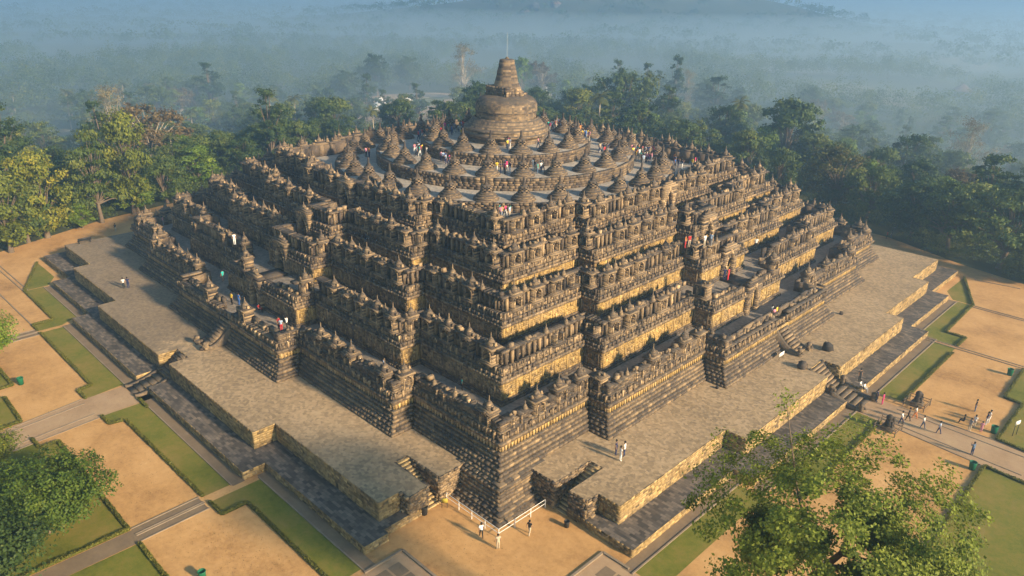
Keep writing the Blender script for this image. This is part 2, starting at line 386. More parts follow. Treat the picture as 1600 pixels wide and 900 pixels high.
GATES = {}
TERR = []
DOORE = [1.1, 1.2, 1.9, 2.3, 2.6]; DOORS = [0.0, -.3, -.8, -1.2, -1.4]
def side_axes(lv):
    return DOORE[lv], DOORS[lv]
def terrace(lv):
    z, zn, t = Z_[lv], Z_[lv+1], T_[lv]; H = zn-z
    ords = ['lowest', 'second', 'third', 'fourth', 'topmost square']
    root = empty('gallery_terrace')
    tag(root, ['lowest square gallery terrace with fluted base band, standing on the wide walkway', 'second square gallery terrace with ochre relief wall above the ruined lowest balustrade',
               'third square gallery terrace, in the middle of the five stepped walls', 'fourth square gallery terrace, next below the top balustrade',
               'topmost square terrace with balustrade round the circular platforms'][lv], 'terrace', 'square gallery terraces of the stone temple')
    w = MB(); ae, as_ = side_axes(lv)
    # bands: z0,z1,inset,mat,tmean,depthsd
    if lv == 0:
        B = [(-.02, .3, 0, 0, .42), (.3, .6, .22, 0, .36), (.6, .95, .5, 0, .5), (.95, 1.25, .8, 0, .4), (1.25, 1.6, 1.0, 0, .48), (1.6, 1.95, 1.2, 0, .4), (1.95, 2.1, 1.05, 0, .5),
             (2.1, 2.8, 1.42, 1, .5), (2.8, 3.0, 1.15, 0, .55), (3.0, 3.3, 1.0, 0, .42), (3.3, 3.65, 1.3, 0, .4), (3.65, 4.1, 1.45, 0, .4), (4.1, 5.0, 1.6, 0, .36)]
    else:
        B = [(-.02, .28, -.28, 0, .38), (.28, .5, -.14, 0, .34), (.5, H-1.15, 0, 1, .5), (H-1.15, H-.95, -.16, 0, .5), (H-.95, H-.65, -.38, 0, .5), (H-.65, H-.35, -.12, 0, .42),
             (H-.35, H+.05, .12, 0, .40), (H+.05, H+.4, .2, 0, .40), (H+.4, H+1.9, .92, 0, .30), (H+1.9, H+2.15, .45, 0, .36)]
    face0 = None
    for bi, (a, b, ins, m, tm) in enumerate(B):
        poly = outline(lv, t+ins); nc = max(1, round((b-a)/.235)); hh = (b-a)/nc
        top = bi >= len(B)-2
        for c in range(nc):
            z0 = z+a+c*hh
            dsd = (.020 if m == 0 else .014)
            gx = C_-t
            gaps = []
            fe, fs = (E_-t, -(E_-t)) if lv < 4 else (D_-t, -(D_-t))
            gw = 1.05 if lv else 1.5
            if a < 3.6 or lv == 0:
                if not (lv and a > 3.6): gaps = [(fe-ins, ae, gw), (as_, fs+ins, gw)]
            if (lv == 1 and a > H+.3) or (lv == 0 and a > 4.0): gaps = gaps + [(fe-ins, ae, 11.5 if lv else 12.5), (as_, fs+ins, 9 if lv else 12.5)]
            g2 = [(gx_, gy_, gr_) for gx_, gy_, gr_ in gaps]
            wall_course(w, poly, z0, z0+hh, None, -((1.15 if bi == len(B)-1 else .8) if top else .6), m, (.42 if m == 0 else .5) if lv else .6, .015, tm-.03, .13 if lv else .10, g2, True, (.12 if lv == 0 else .05) if bi == len(B)-1 else 0, dsd, southshade=True)
    # ribs of the fluted band / pilasters and figures of the relief band
    vis = lambda tx, ty: seen(tx, ty)
    pr = outline(lv, t+(1.42 if lv == 0 else 0)); n = len(pr)
    for i in range(n):
        x0, y0 = pr[i]; x1, y1 = pr[(i+1) % n]; L = math.hypot(x1-x0, y1-y0); tx, ty = (x1-x0)/L, (y1-y0)/L
        if not seen(tx, ty): continue
        s = .1
        while s < L-.2:
            if lv == 0:
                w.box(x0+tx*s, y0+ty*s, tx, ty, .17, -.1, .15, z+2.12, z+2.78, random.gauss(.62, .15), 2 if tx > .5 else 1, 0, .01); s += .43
            else:
                hh = H-1.15-.5
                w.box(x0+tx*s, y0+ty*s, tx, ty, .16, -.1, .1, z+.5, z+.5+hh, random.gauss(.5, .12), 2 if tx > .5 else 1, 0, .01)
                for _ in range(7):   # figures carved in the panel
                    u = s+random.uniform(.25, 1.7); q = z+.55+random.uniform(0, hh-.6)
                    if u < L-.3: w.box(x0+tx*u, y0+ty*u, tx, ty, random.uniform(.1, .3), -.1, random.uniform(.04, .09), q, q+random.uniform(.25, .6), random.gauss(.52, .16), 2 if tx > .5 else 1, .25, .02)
                s += 2.0
    pr = outline(lv, t+(1.3 if lv == 0 else .14)); zz0 = z+(3.3 if lv == 0 else H-.33); zz1 = z+(4.05 if lv == 0 else H+.45)
    for i in range(len(pr)):
        x0, y0 = pr[i]; x1, y1 = pr[(i+1) % len(pr)]; L = math.hypot(x1-x0, y1-y0); tx, ty = (x1-x0)/L, (y1-y0)/L
        if not seen(tx, ty): continue
        s = .15
        while s < L-.3:
            w.box(x0+tx*s, y0+ty*s, tx, ty, .2, -.1, random.uniform(.1, .18), zz0, zz1, random.gauss(.5, .15), 0, .0, .015)
            for _ in range(3):
                u = s+random.uniform(.25, .8); q = random.uniform(zz0, zz1-.3)
                if u < L-.3: w.box(x0+tx*u, y0+ty*u, tx, ty, random.uniform(.12, .25), -.1, random.uniform(.05, .13), q, q+random.uniform(.2, .4), random.gauss(.5, .2), 0, .3, .02)
            s += 1.0
    if lv > 0:
        pr = outline(lv, t+.92)
        for i in range(len(pr)):
            x0, y0 = pr[i]; x1, y1 = pr[(i+1) % len(pr)]; L = math.hypot(x1-x0, y1-y0); tx, ty = (x1-x0)/L, (y1-y0)/L
            if not seen(tx, ty): continue
            s = .2
            while s < L-.3:
                if not (lv == 1 and ((ty > .5 and abs(y0+ty*s-ae) < 12.5) or (tx > .5 and abs(x0+tx*s-as_) < 10))):
                    w.box(x0+tx*s, y0+ty*s, tx, ty, .24, -.1, random.uniform(.3, .5), z+H+.4, z+H+1.89, random.gauss(.45, .15), 0, .0, .02)
                    if random.random() < .5: w.box(x0+tx*(s+.3), y0+ty*(s+.3), tx, ty, .3, -.1, random.uniform(.1, .4), z+H+.5, z+H+random.uniform(.9, 1.6), random.gauss(.4, .18), 0, .2, .02)
                s += .85
    # cornice antefixes
    if lv > 0:
        pa = outline(lv, t-.3)
        for i in range(len(pa)):
            x0, y0 = pa[i]; x1, y1 = pa[(i+1) % len(pa)]; L = math.hypot(x1-x0, y1-y0); tx, ty = (x1-x0)/L, (y1-y0)/L
            if not seen(tx, ty): continue
            s = .2
            while s < L-.3:
                if random.random() < .93: w.box(x0+tx*s, y0+ty*s, tx, ty, .36, -.22, .02, z+H-.66, z+H-.66+.42, random.gauss(.34, .12), 0, .55, .015)
                s += .74
    # inner face of the parapet + floor
    q = MB()
    fi = outline(lv, t+(1.3 if lv == 0 else .15))
    wl = outline(lv, t+(2.75 if lv == 0 else 1.76))
    for i in range(len(wl)):
        x0, y0 = wl[(i+1) % len(wl)]; x1, y1 = wl[i]; L = math.hypot(x1-x0, y1-y0); tx, ty = (x1-x0)/L, (y1-y0)/L
        s = 0
        ptop = z+B[-1][1]-.25
        while s < L-.01:
            l = min(L-s, random.uniform(.8, 2.6))
            gm = (1.6 if lv == 0 else 11.5) if lv < 2 else 0; gap = gm and (abs(x0+tx*(s+l/2)-as_) < gm and (y0 < -36) or abs(y0+ty*(s+l/2)-ae) < gm and x0 > 36)
            if not gap: q.box(x0+tx*s, y0+ty*s, tx, ty, l, -.35, random.uniform(0, .05), zn-.05, ptop+random.uniform(-.25, .1), random.gauss(.38, .12), 0, 0, .015)
            s += l
    q.build('parapet', [STONE], root)
    fl = sheet('gallery_floor', fi, zn, TFLOOR if lv == 4 else GFLOOR); fl.parent = root
    # shrines and pinnacles on the balustrade
    nm = w; count = 0
    ctr = outline(lv, t+(2.05 if lv == 0 else .64)); zb0 = z+(4.0 if lv == 0 else H+.65); ztop = z+B[-1][1]-.03; zb = ztop
    far = lambda x, y: True
    for i in range(len(ctr)):
        x0, y0 = ctr[i]; x1, y1 = ctr[(i+1) % len(ctr)]; L = math.hypot(x1-x0, y1-y0); tx, ty = (x1-x0)/L, (y1-y0)/L
        vs = seen(tx, ty); ang = math.atan2(-tx, ty)
        ang = math.atan2(-tx, ty)
        k = max(1, round(L/(2.95 if lv else 3.1))) if L > 1.8 else 0
        if L <= 1.8:
            if vs and random.random() < .9: nm and lumps(nm, (x0+x1)/2, (y0+y1)/2, zb, tx, ty, 2)
            continue
        for j in range(k):
            s = (j+.5)*L/k; x, y = x0+tx*s, y0+ty*s
            if not vs and lv < 4 and not (x < -30 and y < -10 or y > 25 and x > 10 or x*1 > 100): 
                continue
            if (ty > .5 and abs(y-ae) < 2.2) or (tx > .5 and abs(x-as_) < 2.2): continue
            ruin = .28 if lv == 0 else (.22 if lv in (1,) else .12)
            mid = (ty > .5 and abs(y-ae) < 12.8) or (tx > .5 and abs(x-as_) < 12.8)
            zb = (z+H+.4 if lv == 1 else z+4.1) if (mid and lv < 2) else ztop
            if lv == 1 and mid: ruin = .8
            if lv == 0 and mid: ruin = .92
            if random.random() > ruin and count < 98:
                place_niche(random.choice([0, 1, 0, 1, 2]) if random.random() > ruin*.5 else 3, root, x, y, zb0-.35, ang); count += 1
            else: lumps(nm, x, y, zb, tx, ty, 5)
            # between shrines
            s2 = s+L/k*.5
            if j < k-1:
                x2, y2 = x0+tx*s2, y0+ty*s2
                r_ = random.random()
                if r_ < .6*(1-ruin): put_pin(root, x2, y2, zb-.05, random.uniform(.8, 1.1))
                else: lumps(nm, x2, y2, zb, tx, ty, 3)
    w.build('gallery_wall', [STONE, OCHRE, SHADEREL], root)
    TERR.append(root)
    return root
for lv in range(5): terrace(lv)

# plateau filling and circular terraces
def circle(r, n, a0=0): return [(r*math.cos(2*math.pi*k/n+a0), r*math.sin(2*math.pi*k/n+a0)) for k in range(n)]
RINGS = [(27.6, Z_[5], 19.38), (21.1, 19.38, 21.1), (13.9, 21.1, 22.8)]
RN = ['lowest and widest', 'middle', 'topmost and smallest']
for i, (r, z0, z1) in enumerate(RINGS):
    root = empty('circular_terrace'); tag(root, f'{RN[i]} of three round stone platforms, ringed by perforated stupas', 'platform', 'round platforms under the main stupa')
    b = MB(); n = 96
    nc = 5; hh = (z1-z0)/nc
    for c in range(nc):
        ins = [0, .08, .14, .1, 0][c]
        wall_course(b, circle(r-ins, 72, random.uniform(0, 3)), z0+c*hh-.01, z0+(c+1)*hh, None, -.6, 0, .8, .004, .36, .1, lod=False, depth_sd=.004)
    b.build('retaining_wall', [STONE], root)
    f = sheet('paved_floor', circle(r-.3, n), z1-.01, TFLOOR); f.parent = root

def stupa_proto():
    root = empty('stupa')
    b = MB()
    b.lathe([(1.92, 0), (1.94, .16), (1.76, .19), (1.74, .32), (1.82, .35), (1.74, .48), (1.46, .52), (1.42, .68), (1.50, .72), (1.36, .84), (1.12, .88), (1.08, 1.0), (1.15, 1.04), (1.02, 1.14), (.8, 1.16)], 30, jit=.008)
    b.build('lotus_base', [STONE], root)
    bell = MB(); pr = [(.92, 1.14), (.93, 1.3), (.91, 1.5), (.87, 1.7), (.81, 1.9), (.71, 2.07), (.56, 2.19), (.4, 2.26), (.2, 2.28)]
    sk = lambda i, k: 0 < i < 5 and (i+k) % 2 == 0
    bell.lathe(pr, 16, skip=sk); inner = [(a-.14, c) for a, c in pr]; bell.lathe(inner, 16, skip=sk, tint=.02)  # inner shell near black: shade inside the bell painted in
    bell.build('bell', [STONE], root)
    bd = MB(); bd.lathe([(.5, 1.1), (.52, 1.25), (.3, 1.4), (.28, 1.7), (.12, 1.78), (.16, 1.9), (.1, 2.03), (.01, 2.05)], 8, tint=.0); bd.build('buddha_statue', [STONE], root)  # black tint stands in for the shade inside the bell
    h = MB(); h.cbox(0, 0, .56, .56, 2.24, 2.44, .3, 0, 0, .015); h.cbox(0, 0, .42, .42, 2.44, 2.6, .22, 0, 0, .01); h.build('harmika', [STONE], root)
    s = MB(); s.lathe([(.2, 2.6), (.22, 2.68), (.17, 2.74), (.16, 3.2), (.13, 3.52), (.001, 3.56)], 8, jit=.008, tint=.12); s.build('spire', [STONE], root)
    return root
SP = stupa_proto(); first = True; STUPAS = []
RW = [(32, 25.55, 19.38, 5.625), (24, 19.0, 21.1, 7.5), (16, 11.7, 22.8, 11.25)]
ordn = 'first second third fourth fifth sixth seventh eighth ninth tenth eleventh twelfth thirteenth fourteenth fifteenth sixteenth seventeenth eighteenth nineteenth twentieth'.split()
def nth(i):
    if i < 20: return ordn[i]
    t, u = divmod(i+1, 10)
    tens = {2: 'twenty', 3: 'thirty', 4: 'forty', 5: 'fifty', 6: 'sixty', 7: 'seventy'}[t]
    return f'{tens}-{ordn[u-1]}' if u else {2: 'twentieth', 3: 'thirtieth', 4: 'fortieth', 5: 'fiftieth', 6: 'sixtieth', 7: 'seventieth'}[t]
for ri, (n, r, z, a0) in enumerate(RW):
    nm = ['lowest round platform', 'middle round platform', 'top round platform'][ri]
    ks = list(range(n))
    for k in ks:
        deg = -45 + a0 + k*360/n if False else a0+k*360/n
        rel = ((deg+45+180) % 360)-180    # 0 = straight towards the viewer, positive to the right
        o = SP if first else cp(SP); first = False
        x, y = r*math.cos(R(deg)), r*math.sin(R(deg))
        o.location = (x, y, z); o.rotation_euler.z = R(deg)+random.uniform(-.2, .2)
        sc = random.uniform(.88, .95); o.scale = (sc, sc, sc*random.uniform(.96, 1.05))
        i = int(abs(rel)/(360/n)); side = 'right' if rel > 0 else 'left'
        tag(o, f'perforated stupa on the {nm}, {nth(i)} to the {side} of front middle', 'stupa', ['stupas ringing the lowest round platform', 'stupas ringing the middle round platform', 'stupas ringing the top round platform'][ri])
        STUPAS.append((x, y, z, ri, i, side))

# main stupa
ms = empty('main_stupa', (0, 0, 22.79)); tag(ms, 'huge closed central bell stupa with broken spire, crowning the temple', 'stupa')
def fine(prof, step=.28):
    out = [prof[0]]
    for (r0, z0), (r1, z1) in zip(prof, prof[1:]):
        n = max(1, int(round(math.hypot(r1-r0, z1-z0)/step)))
        out += [(r0+(r1-r0)*k/n, z0+(z1-z0)*k/n) for k in range(1, n+1)]
    return out
b = MB(); b.lathe(fine([(6.5, 0), (6.5, .35), (6.3, .4), (6.3, .7), (6.5, .75), (6.6, .95), (7.1, 1.05), (7.15, 1.35), (6.85, 1.5), (6.75, 1.75), (6.95, 1.85), (6.85, 2.1), (6.4, 2.25), (6.3, 2.5), (6.05, 2.6), (5.95, 2.85), (5.7, 2.95), (5.55, 3.3), (5.2, 3.4), (5.1, 3.6)]), 84, jit=.02)
b.build('lotus_base', [STONE], ms)
b = MB(); b.lathe(fine([(4.85, 3.55), (4.9, 4.4), (4.95, 4.45), (5.05, 4.55), (4.98, 4.7), (5.0, 5.2), (4.97, 5.6), (4.82, 6.0), (4.55, 6.35), (4.15, 6.65), (3.5, 6.9), (2.6, 7.05), (1, 7.1)]), 72, jit=.015)
b.build('bell', [STONE], ms)
b = MB()
for k in range(5):
    zz = 6.6+k*.36; hw = 2.35
    for a in range(4):
        an = a*math.pi/2; cs, sn = math.cos(an), math.sin(an)
        s = -hw
        while s < hw-.01:
            l = min(hw-s, random.uniform(.4, .8))
            # north-east side of the box has fallen
            cx, cy = cs*hw-sn*(s+l/2), sn*hw+cs*(s+l/2)
            if cx+cy*.9 > 1.3 and zz > 7.0+max(0, 1.5-(cx+cy-1.3)*.6): s += l; continue
            b.box(cs*hw-sn*s, sn*hw+cs*s, -sn, cs, l, -.6, abs(random.gauss(0, .03)), zz, zz+.35, min(1, max(0, random.gauss(.42, .15))), 0, 0, .012); s += l
b.cbox(-.5, -.5, 3.4, 3.4, 6.6, 8.25, .35, 0)
for k in range(60):
    a = random.uniform(-.9, 2.5); rr = random.uniform(1.3, 2.9); zt = 7.1+max(0, 2.9-rr)*.85
    b.cbox(rr*math.cos(a), rr*math.sin(a), .6, .6, 6.6, zt+random.uniform(-.1, .15), min(1, max(0, random.gauss(.45, .17))), 0, .1, .04, random.uniform(0, 3))
b.build('harmika', [STONE], ms)
b = MB(); b.lathe(fine([(2.7, 7.4), (2.45, 8.0), (2.2, 8.5), (1.95, 9.2), (1.62, 10.6), (1.3, 12.0), (1.28, 12.3), (.8, 12.45), (.2, 12.5)], .3), 8, jit=.02, a0=R(22.5))
b.lathe([(.32, 12.45), (.3, 12.6), (.15, 12.75), (.01, 12.8)], 8)
b.build('spire', [STONE], ms)
b = MB(); b.tube((0, 0, 12.6), (0, 0, 16.4), .02, .012, 6); b.build('lightning_rod', [STEEL], ms)

# ------------------------------------------------------------------ portals on the stair axes
def portal(parent, x, y, z, ang, H=4.2, W=3.3, D=.9):
    b = MB(); zz = 0; HW = .92
    def rn(): return min(1, max(0, random.gauss(.5, .16)))
    while zz < H-.15:
        h = .28; zc = zz+h/2
        w = HW if zc < 2.0 else (HW*(1-((zc-2.0)/1.75)**1.7) if zc < 3.75 else 0)
        for sg in (-1, 1):
            a = w; edge = W/2
            m_ = a+.28
            b.cbox(0, sg*(a+m_)/2, D+.12, max(.05, m_-a), zz, zz+h-.01, min(1, rn()+.15), 0, 0, .012)
            b.cbox(0, sg*(m_+edge)/2, D, edge-m_, zz, zz+h-.01, rn(), 0, 0, .02)
        zz += h
    for k, (dw, hh) in enumerate([(.3, .22), (-.5, .22), (-1.5, .25)]):
        b.cbox(0, 0, D+dw*.4, max(.6, W+dw), zz, zz+hh, rn(), 0, .06, .03); zz += hh
    b.lathe([(.3, 0), (.32, .12), (.22, .25), (.08, .32), (.04, .7), (.001, .75)], 8, 0, 0, zz)
    # steep stair inside the passage; passage stone tinted near black as painted shade
    for k in range(6): b.cbox(-1.6-k*.36, 0, .4, 1.9, -.05, .25+k*.3, .02, 0)
    for sg in (-1, 1): b.cbox(-2.2, sg*1.15, 3.4, .3, -.05, 3.9, .02, 0)
    b.cbox(-2.2, 0, 3.4, 2.5, 3.75, 4.0, .2, 0); b.cbox(-3.9, 0, .3, 2.6, -.05, 4.0, .0, 0)
    o = b.build('gateway', [STONE], parent, loc=(x, y, z)); o.rotation_euler.z = ang
    return o
for lv in range(1, 5):
    t = T_[lv]; ex = (E_ if lv < 4 else D_)-t; ae, as_ = side_axes(lv)
    portal(TERR[lv], ex+.1, ae, Z_[lv]-.02, 0)
    portal(TERR[lv], as_, -ex-.1, Z_[lv]-.02, -math.pi/2)

# ------------------------------------------------------------------ hidden foot exposed at the corner
hf = empty('exposed_temple_foot'); tag(hf, 'uncovered original stone foot in ledges at the near corner, behind white rails', 'stone base')
b = MB()
for a, bb, ins, tm in [(0, .3, 0, .4), (.3, .55, .3, .36), (.55, .85, .55, .45), (.85, 1.1, .9, .4), (1.1, 1.45, 1.15, .5), (1.45, 1.8, 1.25, .5), (1.8, 2.15, 1.35, .48), (2.15, 2.5, 1.45, .5), (2.5, 2.75, 1.3, .42), (2.75, 2.98, 1.6, .4)]:
    s = 48.3-ins
    wall_course(b, [(40.5, -s), (s, -s), (s, -40.5)], a, bb, None, -1.6, 0, .6, .02, tm, .15, lod=False, closed=False, depth_sd=.03)
for k in range(26):  # dentils
    s = 45.0+k*.0
for side in (0, 1):
    q = 41.2
    while q < 46.8:
        if side == 0: b.box(q, -46.75, 1, 0, .16, -.2, .1, 2.56, 2.74, .6, 0)
        else: b.box(46.75, -q-.16, 0, 1, .16, -.2, .1, 2.56, 2.74, .6, 0)
        q += .38
b.build('ledged_wall', [STONE], hf)

# ------------------------------------------------------------------ the two platforms
A1, A2, A3, PA2, PA3 = 53.66, 56.19, 58.69, 40.8, 22.5
B1, B2, B3, QB2, QB3 = 56.5, 59.1, 61.5, 42.6, 25.4
def base_outline(c1, c2, c3, p2, p3, cutE, cutS, stE=None, stS=None):
    """CCW starting at the cut on the east side; cutE / cutS are the lists closing the near corner"""
    east = [(c1, -p2), (c2, -p2), (c2, -p3), (c3, -p3)]
    if stE: east += [(c3, stE[0]), (stE[2], stE[0]), (stE[2], stE[1]), (c3, stE[1])]
    east += [(c3, p3), (c2, p3), (c2, p2), (c1, p2), (c1, c1)]
    def rot(l): return [(-y, x) for x, y in l]
    base = [(c1, -p2), (c2, -p2), (c2, -p3), (c3, -p3), (c3, p3), (c2, p3), (c2, p2), (c1, p2), (c1, c1)]
    north = rot(base); west = rot(north)
    so = [(-p2, -c1), (-p2, -c2), (-p3, -c2), (-p3, -c3)]
    if stS: so += [(stS[0], -c3), (stS[0], -stS[2]), (stS[1], -stS[2]), (stS[1], -c3)]
    so += [(p3, -c3), (p3, -c2), (p2, -c2), (p2, -c1)]
    return cutE + east + north + west + so + cutS
cutE_A = [(45.5, -42.4), (49.8, -42.4), (49.8, -37.3), (51.5, -37.3), (51.5, -42.4), (A1, -42.3)]
cutS_A = [(42.0, -A1), (41.9, -51.4), (36.7, -51.4), (36.7, -49.7), (41.6, -49.7), (41.5, -45.5)]
outA = base_outline(A1, A2, A3, PA2, PA3, cutE_A, cutS_A, (-2.9, 1.0, 56.3), (-1.5, 1.7, 56.3))
outB = base_outline(B1, B2, B3, QB2, QB3, [(45.5, -42.4), (49.82, -42.42), (49.82, -37.3), (51.48, -37.3), (51.48, -42.42)], [(41.92, -B1), (41.92, -51.42), (36.7, -51.42), (36.7, -49.68), (41.62, -49.68), (41.52, -45.5)], (-3.2, 1.3, 59.0), (-1.9, 1.9, 59.0))
def signed_area(p): return .5*sum(p[i][0]*p[(i+1) % len(p)][1]-p[(i+1) % len(p)][0]*p[i][1] for i in range(len(p)))
def platform(name, outl, z0, z1, top, fm, label, cat, rough=()):
    root = empty(name); tag(root, label, cat, 'platforms round the foot of the temple')
    b = MB(); nc = max(3, round((z1-z0)/.25)); hh = (z1-z0)/nc
    n = len(outl)
    for i in range(n):
        x0, y0 = outl[i]; x1, y1 = outl[(i+1) % n]; L = math.hypot(x1-x0, y1-y0)
        if L < .05: continue
        mx, my = (x0+x1)/2, (y0+y1)/2
        near = mx > 41 and my < -36 or (my < -41 and mx > 36)
        cutface = near and (abs(mx) < A1+.2 and abs(my) < A1+.2)
        tx, ty = (x1-x0)/L, (y1-y0)/L
        for c in range(nc):
            last = c == nc-1
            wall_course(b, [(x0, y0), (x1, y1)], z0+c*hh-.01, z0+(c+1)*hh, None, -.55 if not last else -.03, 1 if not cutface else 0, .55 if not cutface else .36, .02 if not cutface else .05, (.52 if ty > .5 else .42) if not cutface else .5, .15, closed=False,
                        depth_sd=.02 if not cutface else .11)
    b.build('facing_wall', [STONE, fm], root)
    f = sheet('paved_top', outl, z1-.012, top); f.parent = root
    return root
platform('walkway_platform', outA, ZB-.02, ZA, PAVE, FACE, 'broad tan upper stone walkway round the temple, with stepped outline', 'platform')
platform('foot_platform', outB, 0, ZB, DARKPAVE, FACE, 'low dark block-paved stone ledge round the foot of the walkway', 'platform')
# ------------------------------------------------------------------ staircases
def steps(name, label, x, y, ang, run, rise, width, n, wing=.45, wingh=.5, kind='plain', grp='stone staircases of the temple', lump=True, z=0):
    """local +x is down and out; origin at the top edge, base level z"""
    root = empty(name, (x, y, z), ang); tag(root, label, 'staircase', grp)
    b = MB(); dr, dz = run/n, rise/n
    for k in range(n):
        b.cbox((k+.5)*dr, 0, dr+.02, width, 0, rise-(k+.35)*dz, random.uniform(.8, 1) if kind == 'cut' else random.uniform(.3, .6), 1 if kind == 'cut' else 0, 0, .012)
    b.build('steps', [STONE, FACE], root)
    if wing > 0:
        for sg in (-1, 1):
            w = MB(); m = 10; prof = []
            for k in range(m+1):
                u = k/m; zz = (rise+wingh)*(1-u)**1.7+ .35*(u) + (.12 if k == m else 0)
                prof.append((u*run*1.02, zz))
            y0 = sg*(width/2); y1 = sg*(width/2+wing)
            V = []; 
            for (a, c) in prof: V += [(a, y0, 0), (a, y1, 0), (a, y1, c), (a, y0, c)]
            F = []
            for k in range(m):
                o = k*4; F += [(o, o+4, o+7, o+3), (o+1, o+2, o+6, o+5), (o+3, o+7, o+6, o+2)]
            F += [(0, 3, 2, 1), (m*4, m*4+1, m*4+2, m*4+3)]
            w.raw(V, F, 0, .35)
            ww = w.build('wing_wall', [STONE], root)
            if lump:
                c = MB(); c.lathe([(.25, 0), (.34, .2), (.36, .45), (.3, .7), (.38, .85), (.3, 1.05), (.1, 1.15), (.001, 1.16)], 8, run*1.02+.2, sg*(width/2+wing/2), 0, jit=.05); c.cbox(run*1.02+.5, sg*(width/2+wing/2), .5, .3, .45, .75, .3, 0, .3, .04)
                c.build('makara_head', [STONE], root)
    return root
steps('staircase', 'stone stairs with curved wings up from the walkway into the right-hand lowest gallery', 49.6, 1.1, 0, 3.9, 3.15, 2.0, 10, .55, .35, z=ZA-.01)
steps('staircase', 'stone stairs with curved wings up from the walkway into the left-hand lowest gallery', 0.0, -49.6, -math.pi/2, 3.9, 3.15, 2.0, 10, .55, .35, z=ZA-.01)
steps('staircase', 'upper flight of the outer stairs on the right side, between curved wings', 56.3, -.95, 0, 2.75, ZA-ZB, 2.9, 7, .5, .1, z=ZB-.01)
steps('staircase', 'lower flight of the outer stairs on the right side, ending at the visitors\' path', 59.3, -.95, 0, 3.6, ZB, 3.2, 5, .5, .5, z=0)
steps('staircase', 'upper flight of the worn outer stairs on the shaded left side', .1, -56.3, -math.pi/2, 2.75, ZA-ZB, 2.2, 7, .45, .05, lump=False, z=ZB-.01)
steps('staircase', 'lower flight of the worn outer stairs on the left side, beside the long lawn', .1, -59.2, -math.pi/2, 3.8, ZB, 2.6, 5, .5, .25, lump=False, z=0)
steps('staircase', 'narrow stairs sunk in the walkway to the right of the exposed foot', 50.65, -37.25, -math.pi/2, 5.2, ZA, 1.62, 14, 0, kind='cut')
steps('staircase', 'narrow stairs sunk in the walkway to the left of the exposed foot', 36.7, -50.55, 0, 5.0, ZA, 1.62, 14, 0, kind='cut')

def lump_stone(x, y, z, s, label):
    b = MB(); b.lathe([(.5*s, 0), (.62*s, .3*s), (.55*s, .65*s), (.35*s, .9*s), (.001, .95*s)], 9, 0, 0, 0, jit=.07*s, tint=.12)
    for k in range(4): b.cbox(random.uniform(-.5, .5)*s, random.uniform(-.4, .4)*s, .5*s, .4*s, .1, random.uniform(.5, .95)*s, .1, 0, .3, .06)
    o = b.build('carved_stone', [STONE], loc=(x, y, z)); o.rotation_euler.z = random.uniform(0, 3); tag(o, label, 'stone', 'loose carved stones on the walkway')
lump_stone(55.5, 4.2, ZA-.02, 1.15, 'dark carved guardian stone on the walkway, on the far side of the outer stairs')
lump_stone(55.5, -1.1-1.9, ZA-.02, 1.0, 'dark carved guardian stone on the walkway, nearest the visitor stairs on the right')
lump_stone(51.3+.6, 17.1, ZA-.02, .5, 'small black stone by the foot of the right-hand wall beyond the stairs')
lump_stone(.9, -54.2, ZA-.02, .5, 'small black stone at the bottom of the left-hand stairs')
lump_stone(50.9, -15.3, ZA-.02, .35, 'small pale stone at the jutting corner of the right wall')

# ------------------------------------------------------------------ ground
def ground():
    b = MB()
    # polar-ish grid round the camera's far side, fine near, coarse far
    xs = np.concatenate([-np.geomspace(100, 3200, 46)[::-1], np.linspace(-92, 130, 60), np.geomspace(140, 900, 16)])
    ys = np.concatenate([-np.geomspace(138, 900, 16)[::-1], np.linspace(-130, 92, 60), np.geomspace(100, 3200, 46)])
    X, Y = np.meshgrid(xs, ys); Zz = hgt(X, Y)
    V = np.stack([X, Y, Zz], -1).reshape(-1, 3); nx = len(xs)
    i, j = np.meshgrid(np.arange(len(xs)-1), np.arange(len(ys)-1)); a = (j*nx+i).ravel()
    b.raw(V, np.stack([a, a+1, a+nx+1, a+nx], 1), 0, .5)
    struct(b.build('ground', [FLOORF], smooth=True))
ground()
sandpoly = [(125, 50), (74, 53), (66, 60.5), (55, 63.5), (40, 70), (10, 74), (-30, 76), (-60, 72), (-76, 50), (-80, 0), (-80, -15), (-75, -41), (-66.5, -61), (-66, -128), (125, -128)]
struct(sheet('sand_ground', sandpoly[::-1] if signed_area(sandpoly) < 0 else sandpoly, .006, SAND))
Z1, Z2, Z3 = .012, .018, .024
def es(l): return [(-y, -x) for x, y in l][::-1]     # mirror the south-side plan to the east side
strip_near = [(3.4, -62.8), (25.2, -62.8), (25.2, -65.6), (6.0, -65.8), (5.6, -67.4), (3.3, -67.4)]
strip_corner = [(26.4, -60.3), (43.8, -60.3), (43.8, -63.0), (29.0, -63.0), (29.0, -65.5), (26.4, -65.5)]
strip_w = [(-25.2, -62.8), (-2.5, -62.8), (-1.9, -67.4), (-4.5, -67.4), (-4.8, -65.7), (-25.2, -65.8)]
strip_wc = [(-43.4, -60.4), (-27.6, -60.4), (-26.0, -62.8), (-26.0, -65.8), (-28.6, -65.8), (-28.6, -63.2), (-43.4, -63.0)]
strip_tri = [(-43.6, -59.6), (-43.6, -62.9), (-56.2, -57.7), (-47, -57.7)]
lawns = [(strip_near, 1), (strip_corner, 1), (strip_w, 1), (strip_wc, 1), (strip_tri, 1)]
